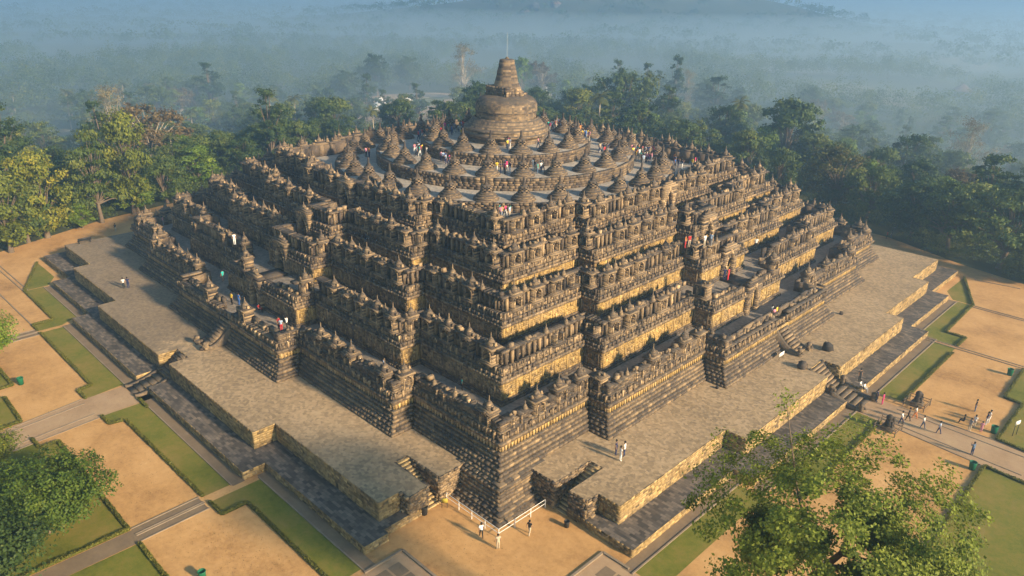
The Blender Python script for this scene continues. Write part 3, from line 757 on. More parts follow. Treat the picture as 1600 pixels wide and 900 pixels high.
east = [es([(2.9, -62.8), (22.5, -62.8), (22.5, -65.6), (3.4, -65.8)]), es(strip_corner), es([(-24.3, -62.8), (-3.3, -62.8), (-3.3, -65.8), (-24.3, -65.6)]),
        es([(-43.4, -60.4), (-27.6, -60.4), (-25.0, -61.8), (-25.0, -65.2), (-28.8, -65.4), (-29.2, -62.9), (-43.2, -62.5)]), es(strip_tri)]
hedges = []
def lawn(poly, z=Z1):
    if signed_area(poly) < 0: poly = poly[::-1]
    struct(sheet('lawn', poly, z, LAWN))
for p, _ in lawns: lawn(p)
for p in east: lawn(p)
outer = [[(5.6, -72.4), (25.3, -72.4), (25.3, -110), (3.0, -110), (3.0, -74.4), (5.6, -74.3)], [(27.6, -72.4), (60, -72.4), (60, -110), (27.6, -110)],
         [(-1.4, -74.2), (-1.4, -90), (-14, -90), (-14, -76), (-8.6, -74.1)], [(-11.2, -72.6), (-11.2, -74.3), (-22, -90), (-34, -90), (-24, -72.8)],
         [(76.3, 2.2), (76.3, 13.2), (74.3, 13.6), (74.0, 24), (84, 30), (130, 20), (130, 1.0), (90, 0.2)], [(76.8, -4.6), (77.0, -26), (110, -26), (110, -8), (90, -6)], [(77.0, -28), (77.2, -60), (120, -60), (120, -28)]]
for p in outer: lawn(p)
# stone gutters, kerbs and paths
def slab(name, poly, z, m, th=0.0): 
    if signed_area(poly) < 0: poly = poly[::-1]
    return struct(sheet(name, poly, z, m, th))
def band(x0, y0, x1, y1, w):
    L = math.hypot(x1-x0, y1-y0); nx, ny = -(y1-y0)/L*w/2, (x1-x0)/L*w/2
    return [(x0+nx, y0+ny), (x0-nx, y0-ny), (x1-nx, y1-ny), (x1+nx, y1+ny)]
for mir in (0, 1):
    f = (lambda l: l) if not mir else es
    slab('stone_gutter', f([(-25.6, -61.5), (25.6, -61.5), (25.6, -62.75), (-25.6, -62.75)]), Z2, TILE)
    slab('stone_gutter', f([(25.6, -59.1), (44.2, -59.1), (44.2, -60.2), (25.6, -60.2)]), Z2, TILE)
    slab('stone_gutter', f([(-43.2, -59.1), (-25.6, -59.1), (-25.6, -60.3), (-43.2, -60.3)]), Z2, TILE)
    for a in [(-25.4, -62.82, 25.4, -62.82), (26, -60.26, 44.2, -60.26), (-43.2, -60.34, -26, -60.34)]:
        p = band(*a, .14); slab('kerb', f(p), .10, KERB, .1)
slab('stone_path', [(-2.0, -61.5), (3.2, -61.5), (3.4, -68), (4.3, -76), (4.4, -110), (-.4, -110), (-.6, -76), (-2.0, -68)], Z2, PATHM)
slab('stone_path', [(61.5, -3.2), (66, -3.4), (76.4, -4.4), (90, -5.8), (130, -8), (130, -1), (90, -.2), (76.3, 1.9), (66, 1.7), (61.5, 1.9)], Z2, PATHM)
for a in [(3.5, -67.5, 4.3, -76), (4.3, -76, 4.4, -105), (-2.1, -67.6, -.7, -76), (2.3, -67.8, 3.3, -76), (-.9, -67.8, .1, -76)]:
    slab('kerb', band(*a, .16), .07, KERB, .1)
for a in [(66, 1.75, 76.3, 1.95), (76.3, 1.95, 95, .3), (66, -3.45, 76.4, -4.45), (66, .95, 80, .55), (66, -2.6, 80, -3.4)]:
    slab('kerb', band(*a, .16), .07, KERB, .1)
# drain crossings
for sgn in (1, -1):
    x = 25.9*sgn
    slab('stone_path', [(x-.9, -66), (x+1.3, -66), (x+1.5, -72.3), (x-.7, -72.3)], Z2, TILE)
    for dx in (-.9, .1, .35, 1.35): slab('kerb', band(x+dx, -65.9, x+dx+.2, -72.3, .12), .09, KERB, .1)
slab('stone_track', [(25.4, -72.3), (27.5, -72.3), (27.8, -100), (25.6, -100)], Z2, TILE)
for a in [(61.8, 24.9, 74, 25.0), (61.8, 24.2, 74, 24.3), (62.6, 43.3, 76, 43.1), (62.6, 42.6, 76, 42.4), (59.3, 56.4, 66, 57.5)]: slab('kerb', band(*a, .16), .09, KERB, .1)
for a in [(-28.6, -65.9, -60, -66.3), (-43.4, -63.1, -66, -63.6), (-43.4, -62.5, -66, -62.9)]: slab('kerb', band(*a, .16), .08, KERB, .1)
# tiled plots at the near corner
for f in ((lambda l: l), es):
    slab('garden_paving', f([(44.4, -56.4), (58, -56.4), (58, -75), (44.4, -75)] if f is not es else [(43.9, -57.0), (60, -57.0), (60, -66), (43.9, -66)]), Z1, PATHM)
for x0, y0, x1, y1 in [(44.4, -56.4, 58, -56.4), (44.4, -56.4, 44.4, -60.4)]: slab('kerb', band(x0, y0, x1, y1, .22), .16, KERB, .16)
for x0, y0, x1, y1 in [(56.9, -43.9, 56.9, -58), (56.9, -43.9, 59.7, -43.9)]: slab('kerb', band(x0, y0, x1, y1, .22), .16, KERB, .16)
for k in range(5):
    for j in range(6):
        slab('paving_panel', [(45.3+k*1.7, -57.5-j*1.35), (46.8+k*1.7, -57.5-j*1.35), (46.8+k*1.7, -58.65-j*1.35), (45.3+k*1.7, -58.65-j*1.35)], Z3, TILE)
        slab('paving_panel', [(58.1+j*1.35, -45.0-k*1.7), (58.1+j*1.35, -46.5-k*1.7), (59.25+j*1.35, -46.5-k*1.7), (59.25+j*1.35, -45.0-k*1.7)], Z3, TILE)

# ------------------------------------------------------------------ foliage
def leaves(mb, P, size, nrm=None, tint=None, asp=.55, up=.25):
    """kite-shaped leaf faces at points P"""
    n = len(P)
    if nrm is None: nrm = rng.normal(0, 1, (n, 3))
    nr = nrm + rng.normal(0, .55, (n, 3)); nr[:, 2] += up; nr /= np.linalg.norm(nr, axis=1)[:, None]+1e-9
    a = rng.normal(0, 1, (n, 3)); a -= (a*nr).sum(1)[:, None]*nr; a /= np.linalg.norm(a, axis=1)[:, None]+1e-9
    b = np.cross(nr, a); s = (size*rng.uniform(.6, 1.35, n))[:, None]
    V = np.stack([P-a*s*.5, P+b*s*asp*.5, P+a*s*.5, P-b*s*asp*.5], 1).reshape(-1, 3)
    mb.raw(V, np.arange(n*4).reshape(-1, 4), 0, np.clip(tint if tint is not None else rng.normal(.5, .15, n), 0, 1))
def hedge(pts, label, h=.27, w=.36):
    b = MB()
    for (x0, y0), (x1, y1) in zip(pts, pts[1:]):
        L = math.hypot(x1-x0, y1-y0); n = int(L*170)
        u = rng.random(n); v = rng.uniform(-.5, .5, n)*w; z = rng.random(n)**.6*h*(1+.12*np.sin(u*L*1.3))
        nx, ny = -(y1-y0)/L, (x1-x0)/L
        P = np.stack([x0+(x1-x0)*u+nx*v, y0+(y1-y0)*u+ny*v, z+.02], 1)
        nr = np.stack([nx*v*3, ny*v*3, np.full(n, .6)], 1); leaves(b, P, .17, nr, rng.normal(.5, .18, n)+.1*np.sin(u*L*.7))
        tx, ty = (x1-x0)/L, (y1-y0)/L
        b.box(x0, y0, tx, ty, L, -w*.36, w*.36, .01, h*.72, .15, 0)
    o = b.build('hedge', [LF['hedge']]); tag(o, label, 'hedge', 'clipped low hedges round the lawns')
LF['hedge'] = leaf_mat('leaf_hedge', [(0.1, (.05, .06, .01)), (0.5, (.12, .12, .018)), (0.9, (.22, .20, .035))])
hedge([(3.4, -67.4), (5.7, -67.4), (6.1, -65.8), (25.2, -65.6)], 'low hedge along the sand side of the long lawn below the left stairs')
hedge([(26.4, -65.5), (29.0, -65.5), (29.0, -63.0), (44, -63.0)], 'L-shaped low hedge round the lawn at the near left corner of the base')
hedge([(-1.9, -67.4), (-4.5, -67.4), (-4.8, -65.8), (-25.0, -65.8)], 'low hedge of the lawn just above the left-hand path')
hedge([(-26.0, -65.8), (-28.6, -65.8), (-28.6, -63.1), (-43.4, -63.0)], 'low hedge of the second lawn beyond the left-hand path')
hedge([(-43.6, -62.9), (-56.2, -57.7)], 'slanting low hedge of the triangular lawn at the far left corner')
hedge([(2.2, -62.95), (5.0, -62.95)], 'short bit of hedge at the foot of the left stairs')
hedge([(3.1, -74.4), (5.6, -74.3), (5.6, -72.5), (25.2, -72.5)], 'low hedge on the lawn edge behind the round green tree')
hedge([(25.2, -72.5), (25.2, -90)], 'low hedge on the left side of the stone track at bottom left')
hedge([(27.7, -72.5), (60, -72.5)], 'long low hedge between sand and the bottom lawn')
hedge([(-1.4, -90), (-1.4, -74.2), (-8.6, -74.1)], 'low hedge round the small lawn at the left picture edge, below the green bin')
hedge([(-11.2, -74.3), (-11.2, -72.6), (-24, -72.8)], 'low hedge of the small lawn by the green bin at the left edge')
hedge([(74.0, 24), (74.3, 13.6), (76.3, 13.3), (76.3, 2.2), (92, .4)], 'stepped low hedge beside the sign, right of the visitors')
hedge([(92, -5.9), (76.8, -4.5), (77.0, -26)], 'low hedge round the right-hand lawn behind the big tree')
hedge([(65.8, 3.4), (65.8, 22.4)], 'low hedge between lawn strip and sand, near the visitors on the right')
hedge([(65.6, 25.0), (65.6, 29.0), (62.9, 29.0), (62.6, 43.2)], 'L-shaped low hedge at the far end of the right-hand sand')
hedge([(62.6, 43.4), (57.7, 56.2)], 'slanting low hedge at the far right corner of the base')
hedge([(65.7, -3.6), (65.7, -24)], 'low hedge between the lawn strip and sand, partly under the big tree')

def clusters(kind, s):
    """crown envelopes: list of (x,y,z,r) for a tree of height 1*s.H"""
    out = []
    H, W = s
    if kind == 'round':
        for k in range(40):
            a = random.uniform(0, 2*math.pi); u = random.uniform(-1, 1); q = math.sqrt(max(.05, 1-u*u))*random.uniform(.45, 1); rr = W*.38*q
            out.append((rr*math.cos(a), rr*math.sin(a), H*(.52+.37*u), W*random.uniform(.11, .18)))
    elif kind == 'umbrella':
        for k in range(48):
            a = random.uniform(0, 2*math.pi); rr = W/2*math.sqrt(random.random())*.88; top = .94-.30*(rr/(W/2))**2; zz = H*(top-random.uniform(.02, .5))
            out.append((rr*math.cos(a), rr*math.sin(a), zz, W*random.uniform(.08, .14)))
    elif kind == 'tall':
        for k in range(34):
            zz = H*random.uniform(.22, .97); rr = W/2*math.sin(min(1, (1.02-zz/H)*2.1)*math.pi/2)*random.uniform(.2, .9); a = random.uniform(0, 2*math.pi)
            out.append((rr*math.cos(a), rr*math.sin(a), zz, W*random.uniform(.12, .2)))
    elif kind == 'layered':
        for lay in range(6):
            zz = H*(.26+lay*.13); rad = W/2*(1-.13*lay)
            for k in range(9-lay):
                a = random.uniform(0, 2*math.pi); rr = rad*random.uniform(.3, .95)
                out.append((rr*math.cos(a), rr*math.sin(a), zz+random.uniform(-.3, .3), W*random.uniform(.08, .14)))
    elif kind == 'cypress':
        for k in range(16):
            zz = H*(.08+.9*k/16); out.append((random.uniform(-.1, .1), random.uniform(-.1, .1), zz, W/2*math.sin(math.pi*min(1, (1.05-k/16)*.9))*.9+.15))
    return out
def tree_proto(kind, H, W, nleaf, lsize, lf, bark=None, flat=.6, name='tree', open_=1.0):
    root = empty(name)
    tr = MB(); cl = clusters(kind, (H, W))
    base_z = H*(.22 if kind != 'cypress' else .1)
    r0 = H*.022+.08
    lean = (random.uniform(-.04, .04)*H, random.uniform(-.04, .04)*H)
    tr.tube((0, 0, -.5), (0, 0, .5), r0*1.5, r0*1.1, 8); tr.tube((0, 0, .4), (lean[0], lean[1], base_z), r0*1.1, r0*.75, 8)
    for (x, y, z, r) in cl:
        mx, my, mz = lean[0]+(x-lean[0])*.45, lean[1]+(y-lean[1])*.45, base_z+(z-base_z)*.62
        tr.tube((lean[0], lean[1], base_z-.3), (mx, my, mz), r0*.42, r0*.22, 5); tr.tube((mx, my, mz), (x, y, z), r0*.22, r0*.07, 4)
    tr.build('trunk', [bark or BARK], root)
    cr = MB(); tot = sum(r**2 for *_, r in cl)
    for (x, y, z, r) in cl:
        n = int(nleaf*r*r/tot); d = rng.normal(0, 1, (n, 3)); d /= np.linalg.norm(d, axis=1)[:, None]
        # subclumps
        sub = rng.normal(0, 1, (max(3, n//45), 3)); sub /= np.linalg.norm(sub, axis=1)[:, None]
        w = sub[rng.integers(0, len(sub), n)]; d2 = w+rng.normal(0, .28*open_, (n, 3)); rad = rng.uniform(.55, 1.08, n)[:, None]
        P = np.array([x, y, z])+d2*rad*r*np.array([1, 1, flat])
        leaves(cr, P, lsize, d2, rng.normal(.45, .13, n)+.12*rng.normal())
    cr.build('crown', [LF[lf]], root)
    return root
def palm_proto(H=13, n=20, lf='palm'):
    root = empty('palm_tree'); tr = MB(); p = np.array([0, 0, -.5]); lean = np.array([random.uniform(-.06, .06), random.uniform(-.06, .06), 0])
    for k in range(8):
        q = p+np.array([0, 0, (H+.5)/8])+lean*k*.35; tr.tube(p, q, .24-.012*k, .24-.012*(k+1), 7); p = q
    tr.build('trunk', [BARKP], root); cr = MB()
    for k in range(n):
        a = 2*math.pi*k/n*1.62; el = random.uniform(-.35, 1.1); Lf = random.uniform(2.6, 3.6); pos = p.copy(); d = np.array([math.cos(a)*math.cos(el), math.sin(a)*math.cos(el), math.sin(el)])
        side = np.array([-math.sin(a), math.cos(a), 0.0])
        for s in range(7):
            q = pos+d*Lf/7; w0 = .62*math.sin(math.pi*(s+.4)/7.6); w1 = .62*math.sin(math.pi*(s+1.4)/7.6) if s < 6 else .05
            for sg in (-1, 1):
                drop = np.array([0, 0, -.35])
                for hlf in (0, 1):
                    f0, f1 = hlf*.5+.06, hlf*.5+.44
                    pa, pb = pos+(q-pos)*f0, pos+(q-pos)*f1; wa = w0+(w1-w0)*f0; wb = w0+(w1-w0)*f1
                    cr.raw([pa, pa+side*sg*wa+drop*wa+d*.25, pb+side*sg*wb+drop*wb+d*.25, pb], [(0, 1, 2, 3)], 0, random.gauss(.5, .15))
            pos = q; d = d+np.array([0, 0, -.23]); d /= np.linalg.norm(d)
    cr.build('crown', [LF[lf]], root); return root
random.seed(5)
PROTO = {
 'round_green': ('round-crowned green tree', tree_proto('round', 13, 12, 9000, .55, 'green')),
 'round_dark': ('dense dark green tree', tree_proto('round', 15, 13, 9000, .58, 'dark')),
 'umbrella': ('wide umbrella-crowned tree', tree_proto('umbrella', 15, 17, 10000, .55, 'green', flat=.55)),
 'yellow': ('yellow-green sunlit tree', tree_proto('round', 13, 11, 10000, .5, 'yellow')),
 'lime': ('fresh light green tree', tree_proto('tall', 11, 8, 8000, .45, 'lime')),
 'tall': ('tall narrow tree', tree_proto('tall', 19, 8.5, 8000, .5, 'dark')),
 'layered': ('layered spreading tree', tree_proto('layered', 14, 13, 9000, .5, 'green', flat=.4)),
 'brown': ('thin brownish tree', tree_proto('umbrella', 13, 11, 8500, .42, 'brown', BARKP)),
 'umbrella_rust': ('rust-tinged broad tree', tree_proto('round', 15, 15, 11000, .5, 'rust')),
 'pale': ('pale bare-branched tree', tree_proto('tall', 20, 13, 6000, .36, 'pale', BARKP, open_=1.5)),
 'cypress': ('slim dark cypress', tree_proto('cypress', 13, 2.6, 3000, .3, 'dark', flat=1.3)),
 'palm': ('coconut palm', palm_proto(13)), 'palm2': ('tall dry fan palm', palm_proto(16, 24, 'brown')),
}
for k in PROTO: PROTO[k][1].name = 'palm_tree' if 'palm' in k else ('cypress_tree' if k == 'cypress' else 'broadleaf_tree')
PH = {'round_green': (13, 12), 'round_dark': (15, 13), 'umbrella': (15, 17), 'yellow': (13, 11), 'lime': (11, 8), 'tall': (19, 8.5), 'layered': (14, 13), 'brown': (13, 11), 'umbrella_rust': (15, 15), 'pale': (20, 13), 'cypress': (13, 2.6), 'palm': (15, 6), 'palm2': (18, 6)}
used = set(); TREES = []
def put_tree(kind, x, y, h, w=None, label=None, group=None, z=None):
    ph, pw = PH[kind]; p = PROTO[kind][1]
    o = p if kind not in used else cp(p); used.add(kind)
    o.location = (x, y, float(hgt(x, y)) if z is None else z); o.rotation_euler.z = random.uniform(0, 6.28)
    sz = h/ph; sw = (w/pw) if w else sz*random.uniform(.9, 1.12); o.scale = (sw, sw*random.uniform(.93, 1.07), sz)
    tag(o, label or PROTO[kind][0], 'palm tree' if 'palm' in kind else 'tree', group)
    TREES.append((x, y, (w or h*.8)/2)); return o
# ---- trees one can tell apart: (u, base v, height, width, kind, label)
NAMED = [
 (18, 395, 15, 13, 'yellow', 'bright yellow-green tree at the left picture edge above the dirt path'),
 (75, 372, 17, 13, 'yellow', 'golden green tree second from the left edge, behind the dirt path'),
 (45, 380, 12, 12, 'round_green', 'green tree between the two golden trees at the left edge'),
 (160, 348, 19, 13, 'layered', 'tall layered dark tree with bare limbs left of the dirt path bend'),
 (210, 335, 22, 12, 'yellow', 'tallest yellow-topped tree on the left, above the path bend'),
 (130, 357, 5.0, 5.2, 'lime', 'small round bright tree beside the dirt path on the left'),
 (215, 331, 7, 9, 'lime', 'low spreading bright tree just left of the temple end'),
 (262, 318, 11, 11, 'round_green', 'rounded green tree near the temple\'s far left corner'),
 (245, 270, 20, 20, 'brown', 'big olive-brown tree rising behind the yellow-topped tree'),
 (310, 296, 10, 11, 'lime', 'fresh green bush-like tree touching the temple\'s left outline'),
 (345, 270, 11, 12, 'round_green', 'rounded green tree behind the temple\'s left upper outline'),
 (385, 255, 9, 10, 'yellow', 'yellowish shrubby tree just above the temple\'s left steps'),
 (430, 225, 11, 12, 'round_green', 'green tree behind the upper left balustrade'),
 (480, 200, 12, 13, 'layered', 'broad green tree left of the white tent'),
 (530, 205, 10, 12, 'round_green', 'low green tree directly left of the white tent'),
 (193, 200, 17, 6, 'palm2', 'tall fan palm standing clear above the left forest'),
 (238, 170, 12, 6, 'palm2', 'reddish dry palm right of the tall fan palm'),
 (725, 158, 24, 17, 'pale', 'tall pale bare-branched tree left of the main stupa'),
 (845, 160, 20, 16, 'brown', 'pinkish brown thin tree right of the main stupa'),
 (815, 165, 20, 11, 'lime', 'light green tree directly behind the main stupa'),
 (882, 180, 14, 7, 'lime', 'slim light green tree right of the small white pavilion'),
 (590, 150, 20, 16, 'round_dark', 'large dark tree above the white tent'),
 (640, 140, 17, 15, 'round_dark', 'dark tree right of the large one above the white tent'),
 (545, 165, 15, 16, 'round_dark', 'dark broad tree upper left of the white tent'),
 (975, 215, 22, 22, 'umbrella', 'huge spreading brown-green tree behind the right stupas'),
 (1050, 190, 25, 9, 'tall', 'tall slender tree standing above the right stupas'),
 (1112, 205, 20, 14, 'tall', 'dark tall-crowned tree right of the slender tree'),
 (925, 190, 14, 14, 'round_green', 'green tree between main stupa and the spreading tree'),
 (1165, 235, 15, 14, 'round_green', 'sunlit green tree behind the far right balustrade end'),
 (1225, 270, 18, 17, 'round_green', 'broad green tree right of the balustrade ends'),
 (1300, 330, 17, 19, 'umbrella_rust', 'rust-tinged big tree above the right galleries'),
 (1350, 350, 14, 13, 'umbrella', 'olive tree at the corner of the right walkway'),
 (1420, 375, 13, 14, 'round_dark', 'dark tree just beyond the far right end of the walkway'),
 (1480, 395, 15, 16, 'umbrella', 'dark umbrella-crowned tree beyond the right path'),
 (1560, 420, 17, 19, 'umbrella', 'broad umbrella tree at the right, edging the path'),
 (1610, 440, 10, 12, 'round_green', 'green tree cut by the right picture edge beside the path'),
 (1530, 370, 17, 17, 'layered', 'tall layered tree behind the umbrella trees on the right'),
 (1600, 385, 16, 18, 'layered', 'layered tree at the right picture edge'),
 (1400, 215, 14, 3.5, 'cypress', 'lone slim cypress in the hazy right valley'),
]
for (u, v, h, w, k, lab) in NAMED:
    p = at(u, v); f_ = 1.18 if v < 300 and 400 < u < 1300 else 1.0; put_tree(k, p[0], p[1], h*f_, w*f_, lab)
# ---- forest ring nearest the temple, individuals
def in_view(x, y, z, mg=60):
    u, v, w = px((x, y, z)); return w > 1 and -mg < u < 1600+mg and v > -40
plz = at(680, 162); plz2 = at(560, 185)
CLEAR = [(at(600, 208)[0], at(600, 208)[1], 19), (at(650, 205)[0], at(650, 205)[1], 19), (at(700, 200)[0], at(700, 200)[1], 19), (at(580, 198)[0], at(580, 198)[1], 12), (plz[0], plz[1], 42), (at(625, 175)[0], at(625, 175)[1], 30), (at(690, 185)[0], at(690, 185)[1], 30), (at(50, 228)[0], at(50, 228)[1], 26), (at(1370, 150)[0], at(1370, 150)[1], 60), (at(1250, 110)[0], at(1250, 110)[1], 60)]
cnt = 0; tries = 0; zone_n = {}
while cnt < 190 and tries < 60000:
    tries += 1
    ang = random.uniform(-.66, .66); d = math.sqrt(random.uniform(150**2, 400**2))
    dx, dy = -math.sin(_y+ang), math.cos(_y+ang); x, y = CAM[0]+dx*d, CAM[1]+dy*d
    r = (abs(x)**4+abs(y)**4)**.25
    if r < 86 or x > 60 and y < 66: continue
    if not in_view(x, y, float(hgt(x, y))+8): continue
    if x > 0 and y < 78: continue
    if any((x-a)**2+(y-b_)**2 < c*c for a, b_, c in CLEAR): continue
    sp = 6.2+max(0, d-260)*.02
    if any((x-a)**2+(y-b_)**2 < (sp+c*.35)**2 for a, b_, c in TREES): continue
    u, v, w = px((x, y, float(hgt(x, y))))
    k = random.choices(['round_green', 'round_dark', 'umbrella', 'tall', 'layered', 'brown', 'lime', 'palm', 'yellow', 'pale', 'cypress'], [20, 18, 12, 10, 13, 5, 8, 14 if u < 700 else 6, 4, 1.5, 6 if u > 1000 else 0])[0]
    h = PH[k][0]*random.uniform(.8, 1.3)
    if u > 1150 and v > 250: h *= .85
    side = 'left of the main stupa' if u < 780 else 'right of the main stupa'
    near = 'close behind the temple' if d < 270 else 'in the hazy valley forest'
    put_tree(k, x, y, h, None, f'{PROTO[k][0]} {near}, {side}', f'forest trees {near}, {side}'); cnt += 1
cnt = 0; tries = 0
while cnt < 62 and tries < 40000:
    tries += 1; a = random.uniform(0, 2*math.pi); rr = random.uniform(86, 118); c_, s_ = math.cos(a), math.sin(a); q = (abs(c_)**4+abs(s_)**4)**.25; x, y = rr*c_/q, rr*s_/q
    if y < 62 and x > -72 or (x > 30 and y < 74): continue
    u, v, w = px((x, y, 5))
    if w < 1 or not -80 < u < 1680 or v < 0 or 545 < u < 725: continue
    if any((x-a_)**2+(y-b_)**2 < c*c for a_, b_, c in CLEAR) or any((x-a_)**2+(y-b_)**2 < (4.2+c*.3)**2 for a_, b_, c in TREES): continue
    k = random.choice(['round_green', 'round_dark', 'lime', 'round_dark', 'umbrella', 'round_green']); side = 'left' if u < 780 else 'right'
    put_tree(k, x, y, random.uniform(8, 12.5), None, f'{PROTO[k][0]} in the belt edging the temple grounds, {side} side', f'trees edging the temple grounds, {side} side'); cnt += 1
# ---- undergrowth filling the forest edge (uncountable)
def scatter_mass(name, pts, nl, size, hfun, lf, label, cat):
    b = MB()
    for (x, y, h, w) in pts:
        n = nl; d = rng.normal(0, 1, (n, 3)); d /= np.linalg.norm(d, axis=1)[:, None]; d[:, 2] = np.abs(d[:, 2])*.9-.1
        sub = d[rng.integers(0, n, n)//9*9 % n]; d2 = sub*.8+d*.45
        z0 = float(hgt(x, y))
        P = np.stack([x+d2[:, 0]*w/2, y+d2[:, 1]*w/2, z0+h*.35+d2[:, 2]*h*.62], 1)
        leaves(b, P, size*w, d2, rng.normal(.45, .12, n)+rng.normal(0, .13))
    o = b.build(name, [LF[lf]]); o['kind'] = 'stuff'; tag(o, label, cat); return o
def wedge(n, d0, d1, hr, wr, rmin=88, mind=0):
    out = []; t = 0
    while len(out) < n and t < n*30:
        t += 1; ang = random.uniform(-.68, .68); d = math.sqrt(random.uniform(d0**2, d1**2)); dx, dy = -math.sin(_y+ang), math.cos(_y+ang); x, y = CAM[0]+dx*d, CAM[1]+dy*d
        r = (abs(x)**4+abs(y)**4)**.25
        if r < rmin or (x > 0 and y < 80) or (x > 60 and y < 66): continue
        if any((x-a)**2+(y-b_)**2 < c*c for a, b_, c in CLEAR): continue
        # open fields here and there in the valley
        if d > 420 and math.sin(x*.012+2)*math.sin(y*.014)+.35*math.sin(x*.04+y*.03) > .55: continue
        out.append((x, y, random.uniform(*hr), random.uniform(*wr)))
    return out
def belt(n):
    out = []; t = 0
    def ins(x, y):
        c = False; j = len(sandpoly)-1
        for i in range(len(sandpoly)):
            xi, yi = sandpoly[i]; xj, yj = sandpoly[j]
            if (yi > y) != (yj > y) and x < (xj-xi)*(y-yi)/(yj-yi)+xi: c = not c
            j = i
        return c
    while len(out) < n and t < n*90:
        t += 1; x, y = random.uniform(-112, 112), random.uniform(-95, 108)
        if any(ins(x+dx, y+dy) for dx in (-3, 0, 3) for dy in (-3, 0, 3)) or (x > 60 and y < 58): continue
        if any((x-a_)**2+(y-b_)**2 < c*c for a_, b_, c in CLEAR): continue
        out.append((x, y, random.uniform(2.2, 6.0), random.uniform(3.5, 6.5)))
    edge = [(120, 50.5), (74, 53), (66, 60.5), (55, 63.5), (40, 70), (10, 74), (-30, 76), (-60, 72), (-76, 50), (-80, 0), (-80, -15), (-75, -41), (-66.5, -61), (-66.2, -80)]
    for (x0, y0), (x1, y1) in zip(edge, edge[1:]):
        L = math.hypot(x1-x0, y1-y0); ux, uy = (x1-x0)/L, (y1-y0)/L; nx, ny = uy, -ux
        if nx*x0+ny*y0 < 0: nx, ny = -nx, -ny
        for k in range(int(L*1.5)):
            s_ = random.uniform(0, L); off = random.uniform(.8, 9.5); x, y = x0+ux*s_+nx*off, y0+uy*s_+ny*off
            out.append((x, y, random.uniform(.8, 1.6)+off*random.uniform(.12, .4), random.uniform(2.2, 4.8)))
    return out
scatter_mass('undergrowth', belt(1250), 230, .075, None, 'green', 'green shrubs filling the edge of the grounds behind the sand path', 'undergrowth')
scatter_mass('undergrowth', wedge(1500, 140, 420, (3.0, 7.5), (5, 9), 85), 130, .085, None, 'green', 'green undergrowth between the forest trees behind the temple', 'undergrowth')
scatter_mass('distant_forest', wedge(1300, 400, 700, (9, 17), (8, 13)), 200, .08, None, 'green', 'hazy forest of the valley beyond the nearer trees', 'forest')
scatter_mass('distant_forest', wedge(1000, 400, 760, (10, 17), (7, 12)), 170, .085, None, 'dark', 'darker hazy woods scattered through the valley forest', 'forest')
scatter_mass('distant_forest', wedge(4200, 700, 2600, (9, 17), (13, 24)), 60, .14, None, 'dark', 'faint blue woods near the horizon', 'forest')

# ---- foreground trees
def big_tree(name, x, y, H, crown_z, crad, nl, lsize, lf, label, shape, tw=1.0, sprout=None):
    root = empty(name, (x, y, 0)); tag(root, label, 'tree')
    tr = MB(); cr = MB()
    tips = []
    def grow(p, d, L, r, lev):
        q = p+d*L; tr.tube(p, q, r, r*.72, 7 if lev < 3 else 4)
        if lev >= 5: tips.append(q); return
        if lev >= 3: tips.append(q)
        for k in range(3 if lev else 5):
            nd = d*.75+rng.normal(0, .62, 3); nd[2] = nd[2]*.55+.12; nd /= np.linalg.norm(nd)
            e = q+nd*L*.7
            # keep in the envelope
            o_ = (e-np.array([0, 0, crown_z]))/np.array(shape)
            if np.linalg.norm(o_) > 1: nd = nd-o_/np.linalg.norm(o_)*.8; nd /= np.linalg.norm(nd)
            grow(q, nd, L*random.uniform(.62, .82), r*.6, lev+1)
    th = crown_z-shape[2]*.9
    tr.tube((0, 0, -.4), (0, 0, th), H*.022+.1, H*.016, 9)
    grow(np.array([0, 0, th-.1]), np.array([0, 0, 1.0]), shape[2]*.45, H*.015, 0)
    tips = [t for t in tips if np.linalg.norm((t-np.array([0, 0, crown_z]))/np.array(shape)) < 1.12]
    # extra tips on the envelope
    for k in range(int(len(tips)*.42)):
        d = rng.normal(0, 1, 3); d[2] = abs(d[2])*.9-.2; d /= np.linalg.norm(d); rr = random.uniform(.5, 1.0)
        tips.append(np.array([0, 0, crown_z])+d*np.array(shape)*rr)
    T = np.array(tips); per = nl//len(T)
    for t in T:
        dd = rng.normal(0, 1, (per, 3)); dd /= np.linalg.norm(dd, axis=1)[:, None]; P = t+dd*(rng.random((per, 1))**.45)*np.array([.95, .95, .6])*tw*random.uniform(.6, 1.25)
        nr = (P-np.array([0, 0, crown_z-2])); nr /= np.linalg.norm(nr, axis=1)[:, None]
        leaves(cr, P, lsize, nr, rng.normal(.42, .16, per)+rng.normal(0, .1), .62)
    if sprout:
        for sp in sprout:
            s = np.array(sp, float); tr.tube(np.array([0, 0, th+1]), s*np.array([.6, .6, .8]), .12, .06, 5); tr.tube(s*np.array([.6, .6, .8]), s, .06, .02, 5)
            P = s+rng.normal(0, 1, (140, 3))*np.array([.35, .35, .5]); leaves(cr, P, lsize, None, rng.normal(.55, .15, 140))
    tr.build('trunk', [BARK], root); cr.build('crown', [LF[lf]], root)
random.seed(21)
big_tree('broadleaf_tree', 76.9, -50.4, 26, 18.2, 9, 100000, .2, 'fg', 'large leafy tree in the bottom right foreground, nearest the viewer', (8.2, 8.2, 5.8), .88, [(-4.2, 1.2, 24.2)])
big_tree('broadleaf_tree', 20.6, -77.6, 8, 3.9, 7, 60000, .26, 'leftnear', 'round bright green tree on the lawn at the bottom left', (5.7, 5.7, 3.4))
big_tree('broadleaf_tree', 25.5, -83.0, 9, 4.0, 7, 20000, .3, 'dark', 'dark green tree cut by the bottom left corner', (5.0, 5.0, 4.0))
